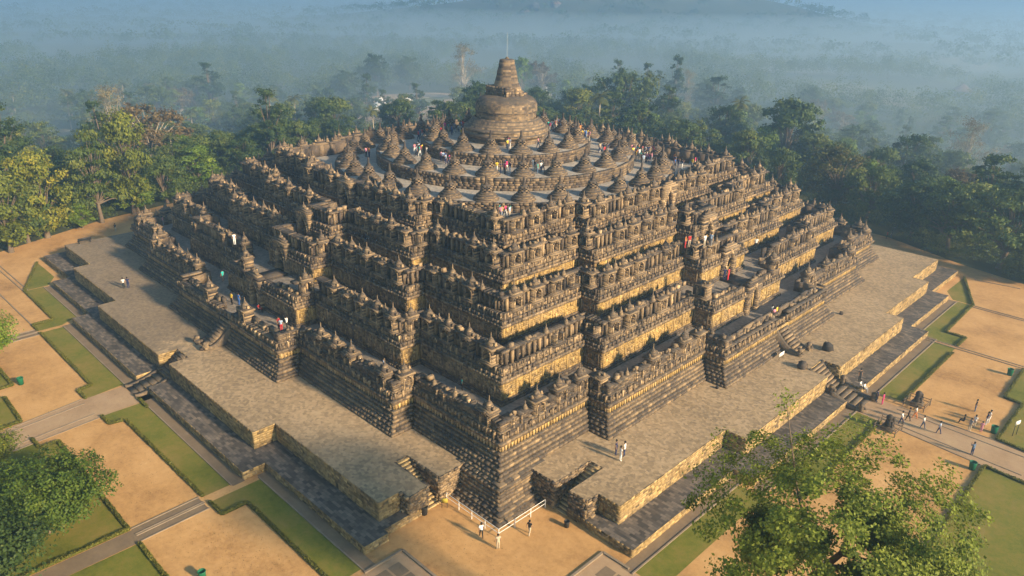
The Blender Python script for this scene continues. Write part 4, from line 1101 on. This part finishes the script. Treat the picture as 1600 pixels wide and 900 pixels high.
big_tree('broadleaf_tree', -15.6, -73.4, 8, 5.6, 7, 12000, .28, 'lime', 'bright green tree crown poking in at the left edge, mid-height', (3.6, 3.6, 2.8))
big_tree('broadleaf_tree', 6.6, -78.2, 5, 2.6, 7, 7000, .24, 'yellow', 'small yellow-green bush tree at the left edge beside the path', (2.5, 2.5, 1.8))

# ------------------------------------------------------------------ small objects
def rail():
    root = empty('guard_rail'); tag(root, 'white two-bar guard rail round the exposed foot at the near corner', 'railing')
    pts = [(41.9, -49.15), (49.1, -49.15), (49.15, -43.0)]
    b = MB()
    for zz in (.5, .95):
        for p, q in zip(pts, pts[1:]): b.tube((*p, zz), (*q, zz), .028, .028, 6)
    b.build('rail', [WHITE], root)
    for (x, y) in [(41.9, -49.15), (43.7, -49.15), (45.5, -49.15), (47.3, -49.15), (49.1, -49.15), (49.13, -47.1), (49.13, -45), (49.15, -43)]:
        c = MB(); c.tube((x, y, 0), (x, y, .98), .04, .04, 6); c.build('post', [WHITE], root)
rail()
def bin_(x, y, z, label, m, s=1.0):
    root = empty('litter_bin', (x, y, z)); tag(root, label, 'bin', 'litter bins in the temple grounds')
    b = MB(); b.lathe([(.001, .02), (.27*s, .02), (.33*s, .75*s), (.33*s, .8*s), (.3*s, .8*s), (.24*s, .1), (.001, .1)], 12); b.build('bucket', [m], root)
    r = MB(); r.lathe([(.34*s, .76*s), (.36*s, .8*s), (.34*s, .84*s), (.31*s, .84*s), (.31*s, .76*s)], 12); r.build('rim', [m], root)
bin_(74.0-.9, 20.9, 0, 'green bin on the sand edge at the right picture border', GREENP, 1.1)
bin_(75.6, 3.6, 0, 'green bin beside the hedge, left of the white sign', GREENP, 1.1)
bin_(76.0, -6.0, 0, 'dark green bin behind the big tree, below the path on the right', GREENP, 1.1)
bin_(-10.9, -71.8, 0, 'green bin at the hedge corner near the left edge', GREENP, 1.1)
bin_(35.6, -70.4, 0, 'green bin on the sand at the bottom edge', GREENP, 1.0)
bin_(41.9, -52.9+1.0, 0, 'black bin at the foot of the left sunken stairs', DARK, 1.1)
bin_(52.4, -43.6, 0, 'black bin at the foot of the right sunken stairs', DARK, .8)
def sign(x, y, z, ang, label, m, h=1.3, w=.9):
    root = empty('notice_board', (x, y, z), ang); tag(root, label, 'sign')
    b = MB(); b.cbox(0, 0, .05, w, h-.5, h, .5); b.build('panel', [m], root)
    for s in (-1, 1):
        c = MB(); c.cbox(0, s*w*.42, .05, .05, 0, h-.45, .5); c.build('post', [DARK], root)
sign(42.5, -49.9, 0, R(-45), 'small yellow notice board at the left end of the guard rail', YEL, 1.05, .6)
sign(77.4, 4.8, 0, R(-20), 'white notice board on the right-hand lawn', SIGNW, 1.9, .8)
sign(50.9+1.6, -2.6, ZA, 0, 'white notice board leaning at the foot of the right stairs', SIGNW, .9, 1.3)
def guardian(x, y, ang, label):
    root = empty('lion_statue', (x, y, 0), ang); tag(root, label, 'statue', 'guardian statues beside the right-hand path')
    b = MB(); b.cbox(0, 0, 1.3, 1.1, 0, .45, .4, 0, 0, .02); b.cbox(0, 0, 1.1, .9, .45, .6, .4, 0, 0, .02); b.build('plinth', [STONE], root)
    c = MB(); c.lathe([(.42, .6), (.46, .85), (.38, 1.15), (.33, 1.4), (.36, 1.5), (.38, 1.68), (.28, 1.9), (.1, 2.0), (.001, 2.02)], 10, jit=.03, tint=.15)
    c.cbox(.4, .2, .2, .16, .6, 1.3, .15, 0, 0, .03); c.cbox(.4, -.2, .2, .16, .6, 1.3, .15, 0, 0, .03); c.cbox(.36, 0, .3, .34, 1.5, 1.75, .15, 0, .3, .03)
    c.build('body', [STONE], root)
guardian(67.3, 3.6, 0, 'dark seated stone lion on the far side of the path, railed')
guardian(66.9, -4.6, 0, 'dark seated stone lion on the near side of the path, railed')
for (x, y, lab) in [(67.3, 3.6, 'low wooden fence round the farther stone lion'), (66.9, -4.6, 'low wooden fence round the nearer stone lion')]:
    root = empty('wooden_fence', (x, y, 0)); tag(root, lab, 'fence', 'fences round the guardian lions')
    q = 1.15; cs = [(-q, -q), (q, -q), (q, q), (-q, q)]; b = MB()
    for i in range(4):
        for zz in (.45, .8): b.tube((*cs[i], zz), (*cs[(i+1) % 4], zz), .045, .045, 5)
    b.build('rail', [BARK], root)
    for (cx, cy) in cs:
        c = MB(); c.tube((cx, cy, 0), (cx, cy, 1.0), .06, .05, 6); c.build('post', [BARK], root)
# benches at the far left end of the walkway
def bench(x, y, z, ang, label):
    root = empty('park_bench', (x, y, z), ang); tag(root, label, 'bench')
    b = MB(); b.cbox(0, 0, .55, 2.2, .42, .5, .2); b.build('seat', [DARK], root)
    b = MB(); b.cbox(-.3, 0, .06, 2.2, .6, .95, .2); b.build('backrest', [DARK], root)
    for s in (-1, 1):
        c = MB(); c.cbox(0, s*.9, .5, .1, 0, .42, .2); c.cbox(-.3, s*.9, .06, .08, .42, .7, .2); c.build('leg', [DARK], root)
pb = at(120, 378, ZA); bench(pb[0]+1.2, pb[1]+.9, ZA-.02, R(180), 'dark bench on the far left corner of the walkway')

# fallen leaves and pebbles on the sand
def litter(n):
    b = MB(); P = []
    for cx, cy, sx, sy, k in [(12, -69, 10, 3.4, .22), (36, -68, 8, 3.4, .2), (-14, -69, 9, 3, .12), (70, -12, 3.5, 9, .14), (70, 14, 3.5, 8, .12), (50, -52, 5, 3, .12), (-40, -68, 10, 4, .08)]:
        m = int(n*k); P.append(np.stack([rng.normal(cx, sx, m), rng.normal(cy, sy, m), np.full(m, .03)], 1))
    P = np.concatenate(P); P = P[(np.maximum(np.abs(P[:, 0]), np.abs(P[:, 1])) > 62.2) | ((P[:, 0] > 43) & (P[:, 1] < -49.5))]
    leaves(b, P, .085, np.tile([0, 0, 5.0], (len(P), 1)), rng.normal(.4, .2, len(P)), .6)
    o = b.build('leaf_litter', [LF['brown']]); o['kind'] = 'stuff'; tag(o, 'dry fallen leaves scattered over sand and lawns', 'litter')
litter(5200)

# ------------------------------------------------------------------ people
SKIN = plain('skin', (.32, .19, .12)); HAIRM = plain('hair', (.015, .012, .01))
_cl = {}
CLOTH = {'white': (.75, .74, .72), 'black': (.02, .02, .022), 'red': (.5, .03, .04), 'blue': (.04, .12, .35), 'navy': (.02, .03, .09), 'pink': (.6, .25, .32), 'yellow': (.7, .5, .05), 'teal': (.02, .35, .32),
         'grey': (.25, .25, .26), 'beige': (.45, .38, .28), 'denim': (.08, .13, .22), 'magenta': (.5, .04, .16), 'orange': (.6, .2, .05), 'light blue': (.35, .45, .6), 'green': (.05, .2, .08)}
def cloth(c):
    if c not in _cl: _cl[c] = plain('cloth_'+c.replace(' ', '_'), CLOTH[c], .85)
    return _cl[c]
def person_mesh(pose):
    J = {'pel': ((0, 0, .92), .125), 'waist': ((0, 0, 1.08), .115), 'chest': ((0, 0, 1.3), .14), 'neck': ((0, 0, 1.45), .055), 'head': ((.01, 0, 1.56), .09), 'crown': ((.005, 0, 1.66), .08)}
    B = [('pel', 'waist'), ('waist', 'chest'), ('chest', 'neck'), ('neck', 'head'), ('head', 'crown')]
    sw = {'stand': (0, 0), 'walk': (.24, -.22), 'photo': (.03, -.02), 'sit': (0, 0), 'raise': (0, .03)}[pose]
    for s, nm in ((1, 'L'), (-1, 'R')):
        st = sw[0] if s == 1 else sw[1]
        if pose == 'sit':
            J['hip'+nm] = ((.02, s*.09, .88), .1); J['kn'+nm] = ((.42, s*.13, .9), .07); J['an'+nm] = ((.44, s*.12, .5), .045); J['to'+nm] = ((.56, s*.12, .46), .04)
        else:
            J['hip'+nm] = ((0, s*.09, .85), .1); J['kn'+nm] = ((st*.55+.02, s*.095, .48), .068); J['an'+nm] = ((st-.02, s*.095, .08), .045); J['to'+nm] = ((st+.12, s*.1, .04), .04)
        J['sh'+nm] = ((0, s*.18, 1.39), .062)
        if pose == 'photo': el, ha = (.12, s*.24, 1.18), (.3, s*.07, 1.42)
        elif pose == 'raise' and s == 1: el, ha = (.05, s*.28, 1.55), (.08, s*.2, 1.82)
        elif pose == 'sit': el, ha = (.08, s*.24, 1.13), (.3, s*.14, 1.0)
        else: el, ha = (-st*.4-.01, s*.24, 1.13), (-st*.7+.06, s*.25, .88)
        J['el'+nm] = (el, .045); J['ha'+nm] = (ha, .035)
        d = Vector(ha)-Vector(el); d.normalize(); J['fi'+nm] = (tuple(Vector(ha)+d*.11), .026)
        B += [('pel', 'hip'+nm), ('hip'+nm, 'kn'+nm), ('kn'+nm, 'an'+nm), ('an'+nm, 'to'+nm), ('chest', 'sh'+nm), ('sh'+nm, 'el'+nm), ('el'+nm, 'ha'+nm), ('ha'+nm, 'fi'+nm)]
    dz = -.46 if pose == 'sit' else 0
    names = list(J); me = bpy.data.meshes.new('person'); me.from_pydata([(J[k][0][0], J[k][0][1], J[k][0][2]+dz) for k in names], [(names.index(a), names.index(b_)) for a, b_ in B], [])
    o = bpy.data.objects.new('person', me); COL.objects.link(o)
    m = o.modifiers.new('s', 'SKIN')
    for i, k in enumerate(names): me.skin_vertices[0].data[i].radius = (J[k][1],)*2
    me.skin_vertices[0].data[0].use_root = True
    s = o.modifiers.new('d', 'SUBSURF'); s.levels = 1; s.render_levels = 1
    bpy.context.view_layer.update()
    dg = bpy.context.evaluated_depsgraph_get(); nm_ = bpy.data.meshes.new_from_object(o.evaluated_get(dg))
    bpy.data.objects.remove(o); nm_.name = 'person_'+pose
    for mm in (SKIN, HAIRM, cloth('white'), cloth('black')): nm_.materials.append(mm)
    for p in nm_.polygons:
        c = p.center; z = c.z-dz
        if z > 1.58 or (z > 1.47 and c.x < -.02 and abs(c.y) < .12 and z < 1.75 and pose != 'raise') or (z > 1.5 and c.x < 0 and abs(c.y) < .1): mi = 1
        elif z > 1.43 and abs(c.y) < .13: mi = 0
        elif abs(c.y) > .2 and z < 1.24 or (pose in ('photo', 'raise') and (c.x > .16 and z > 1.15 or z > 1.62)): mi = 0
        elif z > .93: mi = 2
        elif z > .07 or c.x < .3: mi = 3
        else: mi = 3
        if pose == 'sit' and z <= .95 and z > .4: mi = 3
        p.material_index = mi; p.use_smooth = True
    return nm_
PM = {}
NPERSON = 0
seen_lab = {}
def person(x, y, z, ang, pose, top, bot, label, group=None, s=None):
    if pose not in PM: PM[pose] = person_mesh(pose)
    o = bpy.data.objects.new('person', PM[pose]); COL.objects.link(o); o.location = (x, y, z); o.rotation_euler.z = ang
    s = s or random.uniform(.96, 1.06); o.scale = (s, s, s)
    for i, mm in ((2, cloth(top)), (3, cloth(bot))): o.material_slots[i].link = 'OBJECT'; o.material_slots[i].material = mm
    tag(o, label, 'person', group)
    h = MB(); dz = -.46 if pose == 'sit' else 0
    h.lathe([(.102, 1.585+dz), (.108, 1.64+dz), (.095, 1.70+dz), (.05, 1.74+dz), (.001, 1.745+dz)], 9, -.01, 0)
    if 'hair' not in PM:
        hh = h.build('hair', [HAIRM], o); PM['hair'] = hh.data
    else:
        hh = bpy.data.objects.new('hair', PM['hair']); COL.objects.link(hh); hh.parent = o
    if pose == 'sit': hh.location.z = -.46
    return o
def walker(u, v, z, *a, **k): p = at(u, v, z); return person(p[0], p[1], z, *a, **k)
GP = 'visitors in the temple grounds'
walker(752, 840, 0, R(150), 'walk', 'white', 'black', 'person in pale shirt and dark trousers by the left arm of the guard rail', GP)
walker(778, 858, 0, R(150), 'stand', 'beige', 'beige', 'person in beige at the very corner of the guard rail', GP)
walker(827, 836, 0, R(100), 'walk', 'black', 'beige', 'person in black top by the right arm of the guard rail', GP)
walker(962, 711, ZA, R(20), 'stand', 'navy', 'navy', 'person in dark dress, left of the three standing on the walkway', GP)
walker(969, 720, ZA, R(60), 'stand', 'white', 'white', 'person all in white, front one of three on the walkway', GP)
walker(975, 713, ZA, R(200), 'stand', 'white', 'navy', 'person in white top and dark shorts, right of the three on the walkway', GP)
walker(194, 451, ZA, R(140), 'stand', 'white', 'black', 'person in white top, left of the pair on the grey left walkway', GP)
walker(201, 450, ZA, R(140), 'stand', 'navy', 'navy', 'person in dark blue, right of the pair on the grey left walkway', GP)
walker(181, 362, 0, R(140), 'stand', 'black', 'beige', 'person in dark top on the dirt path at the far left end', GP)
walker(1407, 663, 0, R(0), 'walk', 'white', 'navy', 'person with white top and long blue skirt on the path by the nearer lion', GP)
walker(1418, 658, 0, R(180), 'walk', 'black', 'black', 'person in black walking on the path between the lions', GP)
walker(1429, 654, 0, R(180), 'walk', 'white', 'orange', 'person in white top and orange trousers on the path by the farther lion', GP)
walker(1441, 669, 0, R(0), 'walk', 'white', 'denim', 'person with a backpack striding on the path, ahead of the lions', GP)
walker(1466, 678, 0, R(180), 'walk', 'light blue', 'navy', 'person in light blue shirt walking alone towards the stairs', GP)
walker(1518, 711, 0, R(150), 'photo', 'denim', 'navy', 'person in blue shirt raising a camera at the near edge of the path', GP)
walker(1523, 643, 0, R(200), 'stand', 'black', 'denim', 'person in black standing alone on the sand right of the path', GP)
walker(1505, 662, 0, R(180), 'sit', 'black', 'black', 'person in black crouching at left of the group on the sand', GP)
walker(1514, 673, 0, R(60), 'stand', 'grey', 'beige', 'person in grey top in the group on the sand', GP)
walker(1521, 668, 0, R(60), 'stand', 'white', 'beige', 'person in white cap and top in the group on the sand', GP)
walker(1532, 675, 0, R(100), 'stand', 'pink', 'pink', 'small person in pink in the group on the sand', GP, s=.82)
walker(1540, 664, 0, R(200), 'stand', 'navy', 'white', 'person in navy top, right end of the group on the sand', GP)
walker(1544, 661, 0, R(200), 'stand', 'white', 'white', 'person in white standing close behind the navy-topped one', GP)
walker(1343, 607, .9, R(0), 'sit', 'white', 'black', 'person in white sitting low on the outer stairs', GP)
walker(1349, 611, .6, R(0), 'sit', 'white', 'grey', 'person in white leaning on the outer stairs, lower of two', GP)
walker(1342, 596, 1.4, R(-30), 'stand', 'black', 'black', 'person in dark clothes at the wing of the outer stairs', GP)
walker(1369, 628, 0, R(0), 'stand', 'navy', 'navy', 'person in navy at the foot of the outer stairs', GP)
walker(1378, 632, 0, R(180), 'stand', 'magenta', 'magenta', 'person in a bright magenta dress at the foot of the outer stairs', GP)
walker(1392, 372, 0, R(180), 'stand', 'black', 'navy', 'person in dark clothes on the far path at the right end', GP)
walker(1385, 373, 0, R(180), 'stand', 'red', 'black', 'person in red on the far path at the right end', GP)
for (u, v, lv, top, bot, pose, lab) in [
  (1131, 438, 2, 'navy', 'navy', 'stand', 'person in navy in front of the lower right archway'), (1137, 438, 2, 'red', 'red', 'stand', 'person in bright red in front of the lower right archway'),
  (1180, 390, 2, 'white', 'black', 'stand', 'person in white on the broken terrace right of the lower archway'), (1013, 491, 1, 'black', 'denim', 'stand', 'person in black in the right-hand corridor above the jutting corner'), (995, 492, 1, 'black', 'black', 'stand', 'person in black, left of the two in the right-hand corridor'),
  (1070, 387, 3, 'orange', 'red', 'stand', 'person in orange beside the upper right archway'), (1076, 386, 3, 'red', 'beige', 'stand', 'person in red top beside the upper right archway'), (1100, 386, 3, 'white', 'beige', 'stand', 'person in white just right of the upper right archway'), (1110, 384, 3, 'light blue', 'grey', 'stand', 'person in light blue right of the upper archway'),
  (1266, 346, 1, 'white', 'grey', 'stand', 'person in white at the far end of the right corridor'), (1236, 368, 1, 'pink', 'beige', 'stand', 'person in pink in the far right corridor'), (1262, 360, 1, 'white', 'white', 'stand', 'person in white shirt leaning on the far right balustrade'),
  (1205, 494, 0, 'white', 'black', 'stand', 'person in white at the top of the right body stairs'), (1212, 496, 0, 'yellow', 'black', 'stand', 'person in yellow at the top of the right body stairs'), (1208, 500, 0, 'pink', 'beige', 'stand', 'person in pink at the top of the right body stairs'),
  (367, 382, 2, 'white', 'white', 'stand', 'person all in white on the left shaded gallery'), (449, 514, 0, 'white', 'black', 'raise', 'person in white with arms raised in the left lowest gallery'), (440, 517, 0, 'light blue', 'red', 'stand', 'person in light blue shirt beside the one with raised arms'), (436, 515, 0, 'red', 'black', 'stand', 'person in red, leftmost of three in the left lowest gallery'),
  (363, 476, 0, 'yellow', 'black', 'stand', 'person in yellow at the top of the left body stairs'), (374, 477, 0, 'blue', 'blue', 'stand', 'person in blue at the top of the left body stairs'), (405, 488, 0, 'red', 'black', 'sit', 'person in red crouching in the left lowest gallery'), (349, 440, 1, 'teal', 'black', 'stand', 'person in teal on the left shaded gallery wall'),
  (255, 352, 0, 'pink', 'grey', 'stand', 'person in pink at the far left end of the galleries'), (388, 320, 2, 'white', 'black', 'stand', 'person in white top high on the left galleries'), (371, 305, 2, 'white', 'beige', 'stand', 'person in white coat high on the left galleries'), (407, 272, 3, 'white', 'grey', 'stand', 'person in white near the top left parapet'),
  (600, 580, 0, 'light blue', 'light blue', 'stand', 'person in pale blue in the shaded gallery above the left walkway'), (635, 590, 0, 'pink', 'navy', 'stand', 'person in pink and navy behind the left jutting corner'), (722, 610, 0, 'teal', 'black', 'stand', 'person in teal in the shaded gallery near the front corner')]:
    z = Z_[lv+1] if lv < 5 else 0; walker(u, v, z, R(random.uniform(0, 360)), pose, top, bot, lab, 'visitors in the square galleries')
# people on the round platforms
TOPC = ['white', 'white', 'black', 'navy', 'red', 'pink', 'yellow', 'teal', 'grey', 'beige', 'blue', 'orange', 'light blue', 'magenta']; BOTC = ['black', 'navy', 'denim', 'beige', 'grey', 'white']
random.seed(77)
combos = [(a, b_) for a in dict.fromkeys(TOPC) for b_ in BOTC]; 
spots = []
for (u0, v0, z, n, sp) in [(625, 250, 19.4, 9, 5), (600, 262, 18.1, 3, 6), (535, 278, 18.1, 2, 3), (565, 288, 18.1, 3, 6), (690, 262, 19.4, 5, 8), (700, 252, 21.1, 4, 7), (730, 270, 19.4, 4, 8), (747, 268, 19.4, 4, 5), (786, 270, 21.1, 4, 7), (838, 268, 21.1, 4, 5),
                             (795, 232, 22.8, 3, 3), (842, 233, 22.8, 1, 2), (870, 200, 22.8, 12, 9), (910, 215, 22.8, 9, 8), (932, 277, 19.4, 3, 4), (1000, 240, 19.4, 9, 8), (1010, 250, 19.4, 8, 8), (1048, 262, 18.1, 4, 7), (1078, 246, 18.1, 2, 3), (1088, 258, 18.1, 3, 5), (883, 290, 19.4, 1, 2),
                             (515, 235, 18.1, 3, 5), (713, 205, 22.8, 10, 10), (665, 215, 21.1, 6, 7), (785, 338, 18.1, 4, 6), (575, 245, 19.4, 2, 2), (945, 238, 21.1, 4, 6), (660, 240, 21.1, 6, 7)]:
    for k in range(int(n*1.9)):
        for tr_ in range(30):
            p = at(u0+random.gauss(0, sp), v0+random.gauss(0, sp*.35), z); r = math.hypot(p[0], p[1])
            ok = all(math.hypot(p[0]-a, p[1]-b_) > 2.15 for a, b_, c, *_ in STUPAS) and all(math.hypot(p[0]-a, p[1]-b_) > .5 for a, b_ in spots)
            rng_ok = {22.8: 7.3 < r < 13.6, 21.1: 14.3 < r < 20.8, 19.4: 21.5 < r < 27.3, 18.1: 28 < r}[z]
            if ok and rng_ok: break
        else: continue
        spots.append((p[0], p[1])); a, b_ = combos[(len(spots)*37) % len(combos)] if len(spots) > 10 else random.choice(combos)
        # nearest stupa names the spot
        s = min(STUPAS, key=lambda q: (q[0]-p[0])**2+(q[1]-p[1])**2+(q[2]-z)**2*4)
        ring = ['lowest', 'middle', 'top'][s[3]]
        zz = {22.8: 22.79, 21.1: 21.09, 19.4: 19.37, 18.1: 18.1}[z]
        person(p[0], p[1], zz, R(random.uniform(0, 360)), random.choice(['stand', 'stand', 'walk', 'photo', 'sit' if random.random() < .3 else 'stand']), a, b_, f'person in {a} and {b_}, near {nth(s[4])} stupa {s[5]} of front middle, {ring} ring', 'visitors among the stupas')

# ------------------------------------------------------------------ background buildings
def tent(u, v, w, label, h=5.5, name='white_tent'):
    p = at(u, v); root = empty(name, tuple(p)); tag(root, label, 'tent')
    b = MB(); b.lathe([(w*.5, h*.42), (w*.52, h*.45), (w*.26, h*.58), (w*.11, h*.8), (w*.03, h*.98), (.01, h)], 4, a0=R(45)); b.build('roof', [WHITE], root)
    for sx in (-1, 1):
        for sy in (-1, 1):
            c = MB(); c.tube((sx*w*.34, sy*w*.34, -.3), (sx*w*.34, sy*w*.34, h*.43), .08, .08, 6); c.build('post', [WHITE], root)
    c = MB(); c.cbox(-w*.1, 0, w*.45, w*.5, 0, h*.4, .5); c.build('side_panel', [WHITE], root)
tent(596, 182, 14, 'white peaked tent left of the main stupa', 9); tent(853, 160, 8, 'small white peaked pavilion right of the main stupa', 8); tent(636, 163, 6, 'small grey-white domed shelter beside the round garden', 5)
b = MB(); pp = at(683, 160)
b.lathe([(16.5, .25), (16.5, .6), (15.6, .6), (15.6, .25)], 40, pp[0], pp[1], pp[2], tint=.5); struct(b.build('garden_ring', [KERB]))
b = MB(); b.lathe([(15.6, .35), (.01, .4)], 40, pp[0], pp[1], pp[2], tint=.5); struct(b.build('round_lawn', [LAWN]))
# pale ground of the plaza, following the slope
def drape(name, cx, cy, rx, ry, rot, m, off=.25, n=14):
    V = []; F = []
    k = 40
    for i in range(n+1):
        for j in range(k):
            a = 2*math.pi*j/k; u, v = rx*i/n*math.cos(a), ry*i/n*math.sin(a); x = cx+u*math.cos(rot)-v*math.sin(rot); y = cy+u*math.sin(rot)+v*math.cos(rot)
            V.append((x, y, float(hgt(x, y))+off))
    for i in range(n):
        for j in range(k): F.append((i*k+j, (i+1)*k+j, (i+1)*k+(j+1) % k, i*k+(j+1) % k))
    b = MB(); b.raw(V, F); return struct(b.build(name, [m], smooth=True))
c = at(655, 172); drape('plaza', c[0], c[1], 62, 40, R(-45), PATHM)
c = at(50, 228); drape('bare_field', c[0], c[1], 34, 22, R(-30), DRY)
for (u, v, rx, ry) in [(1370, 152, 60, 26), (1250, 112, 70, 40), (1540, 235, 30, 20), (1430, 95, 80, 60)]:
    c = at(u, v); drape('dry_field', c[0], c[1], rx, ry, R(-45), DRY, .4)
def house(u, v, w, h, label, z=None):
    p = at(u, v); root = empty('house', tuple(p), R(random.uniform(0, 90))); tag(root, label, 'house', 'houses far off in the haze')
    b = MB(); b.cbox(0, 0, w, w*1.5, -1, h, .5); b.build('wall', [HOUSEW], root)
    r = MB(); hw, hl = w*.6, w*.85
    r.raw([(-hw, -hl, h), (hw, -hl, h), (hw, hl, h), (-hw, hl, h), (0, -hl, h+w*.4), (0, hl, h+w*.4)], [(0, 3, 5, 4), (1, 4, 5, 2), (0, 4, 4, 1), (3, 2, 5, 5)]); r.build('roof', [ROOF if random.random() < .4 else HOUSEW], root)
    d = MB(); d.cbox(w/2+.03, 0, .08, 1.2, 0, 2.2, .5); d.build('door', [DARK], root)
for (u, v, w, h, lab) in [(836, 14, 10, 5, 'pale house on the far hillside, upper middle'), (868, 12, 9, 5, 'pale house on the far hillside, right of another'), (820, 24, 9, 4, 'lower pale roof on the far hillside'), (900, 73, 8, 4, 'pale roof in the haze right of the lightning rod'),
                          (1502, 152, 9, 4, 'pale-roofed building at the foot of the far mound on the right'), (1265, 42, 8, 4, 'tiny pale roof in the upper right haze'), (392, 232, 7, 3, 'flat pale roof among the trees left of the temple top')]:
    house(u, v, w, h, lab)

# ------------------------------------------------------------------ air, light, render
def haze_box():
    b = MB(); x0, x1, y0, y1, z0, z1 = -3300, 1000, -1000, 3300, -22, 82
    V = [(x0, y0, z0), (x1, y0, z0), (x1, y1, z0), (x0, y1, z0), (x0, y0, z1), (x1, y0, z1), (x1, y1, z1), (x0, y1, z1)]
    b.raw(V, [(3, 2, 1, 0), (4, 5, 6, 7), (0, 1, 5, 4), (1, 2, 6, 5), (2, 3, 7, 6), (3, 0, 4, 7)])
    m = bpy.data.materials.new('haze'); m.use_nodes = True; nt = m.node_tree; nt.nodes.remove(nt.nodes['Principled BSDF'])
    v = nt.nodes.new('ShaderNodeVolumePrincipled'); v.inputs['Color'].default_value = HAZE_COL; v.inputs['Density'].default_value = HAZE; v.inputs['Anisotropy'].default_value = .6
    nt.links.new(v.outputs[0], nt.nodes['Material Output'].inputs['Volume'])
    o = b.build('haze', [m]); o['kind'] = 'stuff'; tag(o, 'thin blue morning haze filling the valley air', 'haze')
HAZE = .00105; HAZE_COL = (.40, .66, 1.0, 1)
haze_box()
def mist_bank():
    b = MB(); n = 9; x0, x1, y0, y1, z0 = -3250, 300, 250, 3250, -20
    # soft-topped bank of mist lying in the valley; front edge runs south-west to north-east behind the plaza
    P = [(-420, -180), (-118, -70), (-104, 96), (30, 106), (300, 118), (900, 300), (900, 3250), (-3250, 3250), (-3250, -180)]
    me = bpy.data.meshes.new('mist'); k = len(P)
    V = [(x, y, -21) for x, y in P]+[(x, y, 11) for x, y in P]
    me.from_pydata(V, [], [tuple(range(k))[::-1], tuple(range(k, 2*k))]+[(i, (i+1) % k, k+(i+1) % k, k+i) for i in range(k)])
    m = bpy.data.materials.new('mist'); m.use_nodes = True; nt = m.node_tree; nt.nodes.remove(nt.nodes['Principled BSDF'])
    v = nt.nodes.new('ShaderNodeVolumePrincipled'); v.inputs['Color'].default_value = (.68, .86, 1, 1); v.inputs['Density'].default_value = MIST; v.inputs['Anisotropy'].default_value = .3
    nt.links.new(v.outputs[0], nt.nodes['Material Output'].inputs['Volume']); me.materials.append(m)
    o = bpy.data.objects.new('mist', me); COL.objects.link(o); o['kind'] = 'stuff'; tag(o, 'low pale mist lying over the valley forest', 'mist')
MIST = .0023
mist_bank()
EL, AZ = 22.0, 9.0     # sun elevation; azimuth north of east
s = bpy.data.lights.new('sun', 'SUN'); s.energy = 5; s.angle = R(4); s.color = (1, .775, .50)
so = bpy.data.objects.new('sun', s); COL.objects.link(so)
dv = Vector((math.cos(R(EL))*math.cos(R(AZ)), math.cos(R(EL))*math.sin(R(AZ)), math.sin(R(EL))))
so.rotation_euler = dv.to_track_quat('Z', 'Y').to_euler(); so.location = (120, 30, 80)
wd = bpy.data.worlds.new('World'); SC.world = wd; wd.use_nodes = True; nt = wd.node_tree
sky = nt.nodes.new('ShaderNodeTexSky'); sky.sky_type = 'NISHITA'; sky.sun_disc = False; sky.sun_elevation = R(EL); sky.sun_rotation = R(90-AZ); sky.air_density = 2.0; sky.dust_density = .6; sky.ozone_density = 4.0
bg = nt.nodes['Background']; nt.links.new(sky.outputs[0], bg.inputs[0]); bg.inputs[1].default_value = .07
SC.view_settings.view_transform = 'Standard'; SC.view_settings.look = 'None'; SC.view_settings.exposure = 1.4; SC.view_settings.gamma = 1
SC.cycles.volume_bounces = 1; SC.cycles.max_bounces = 5; SC.cycles.diffuse_bounces = 2; SC.cycles.transparent_max_bounces = 6
SC.cycles.use_denoising = True
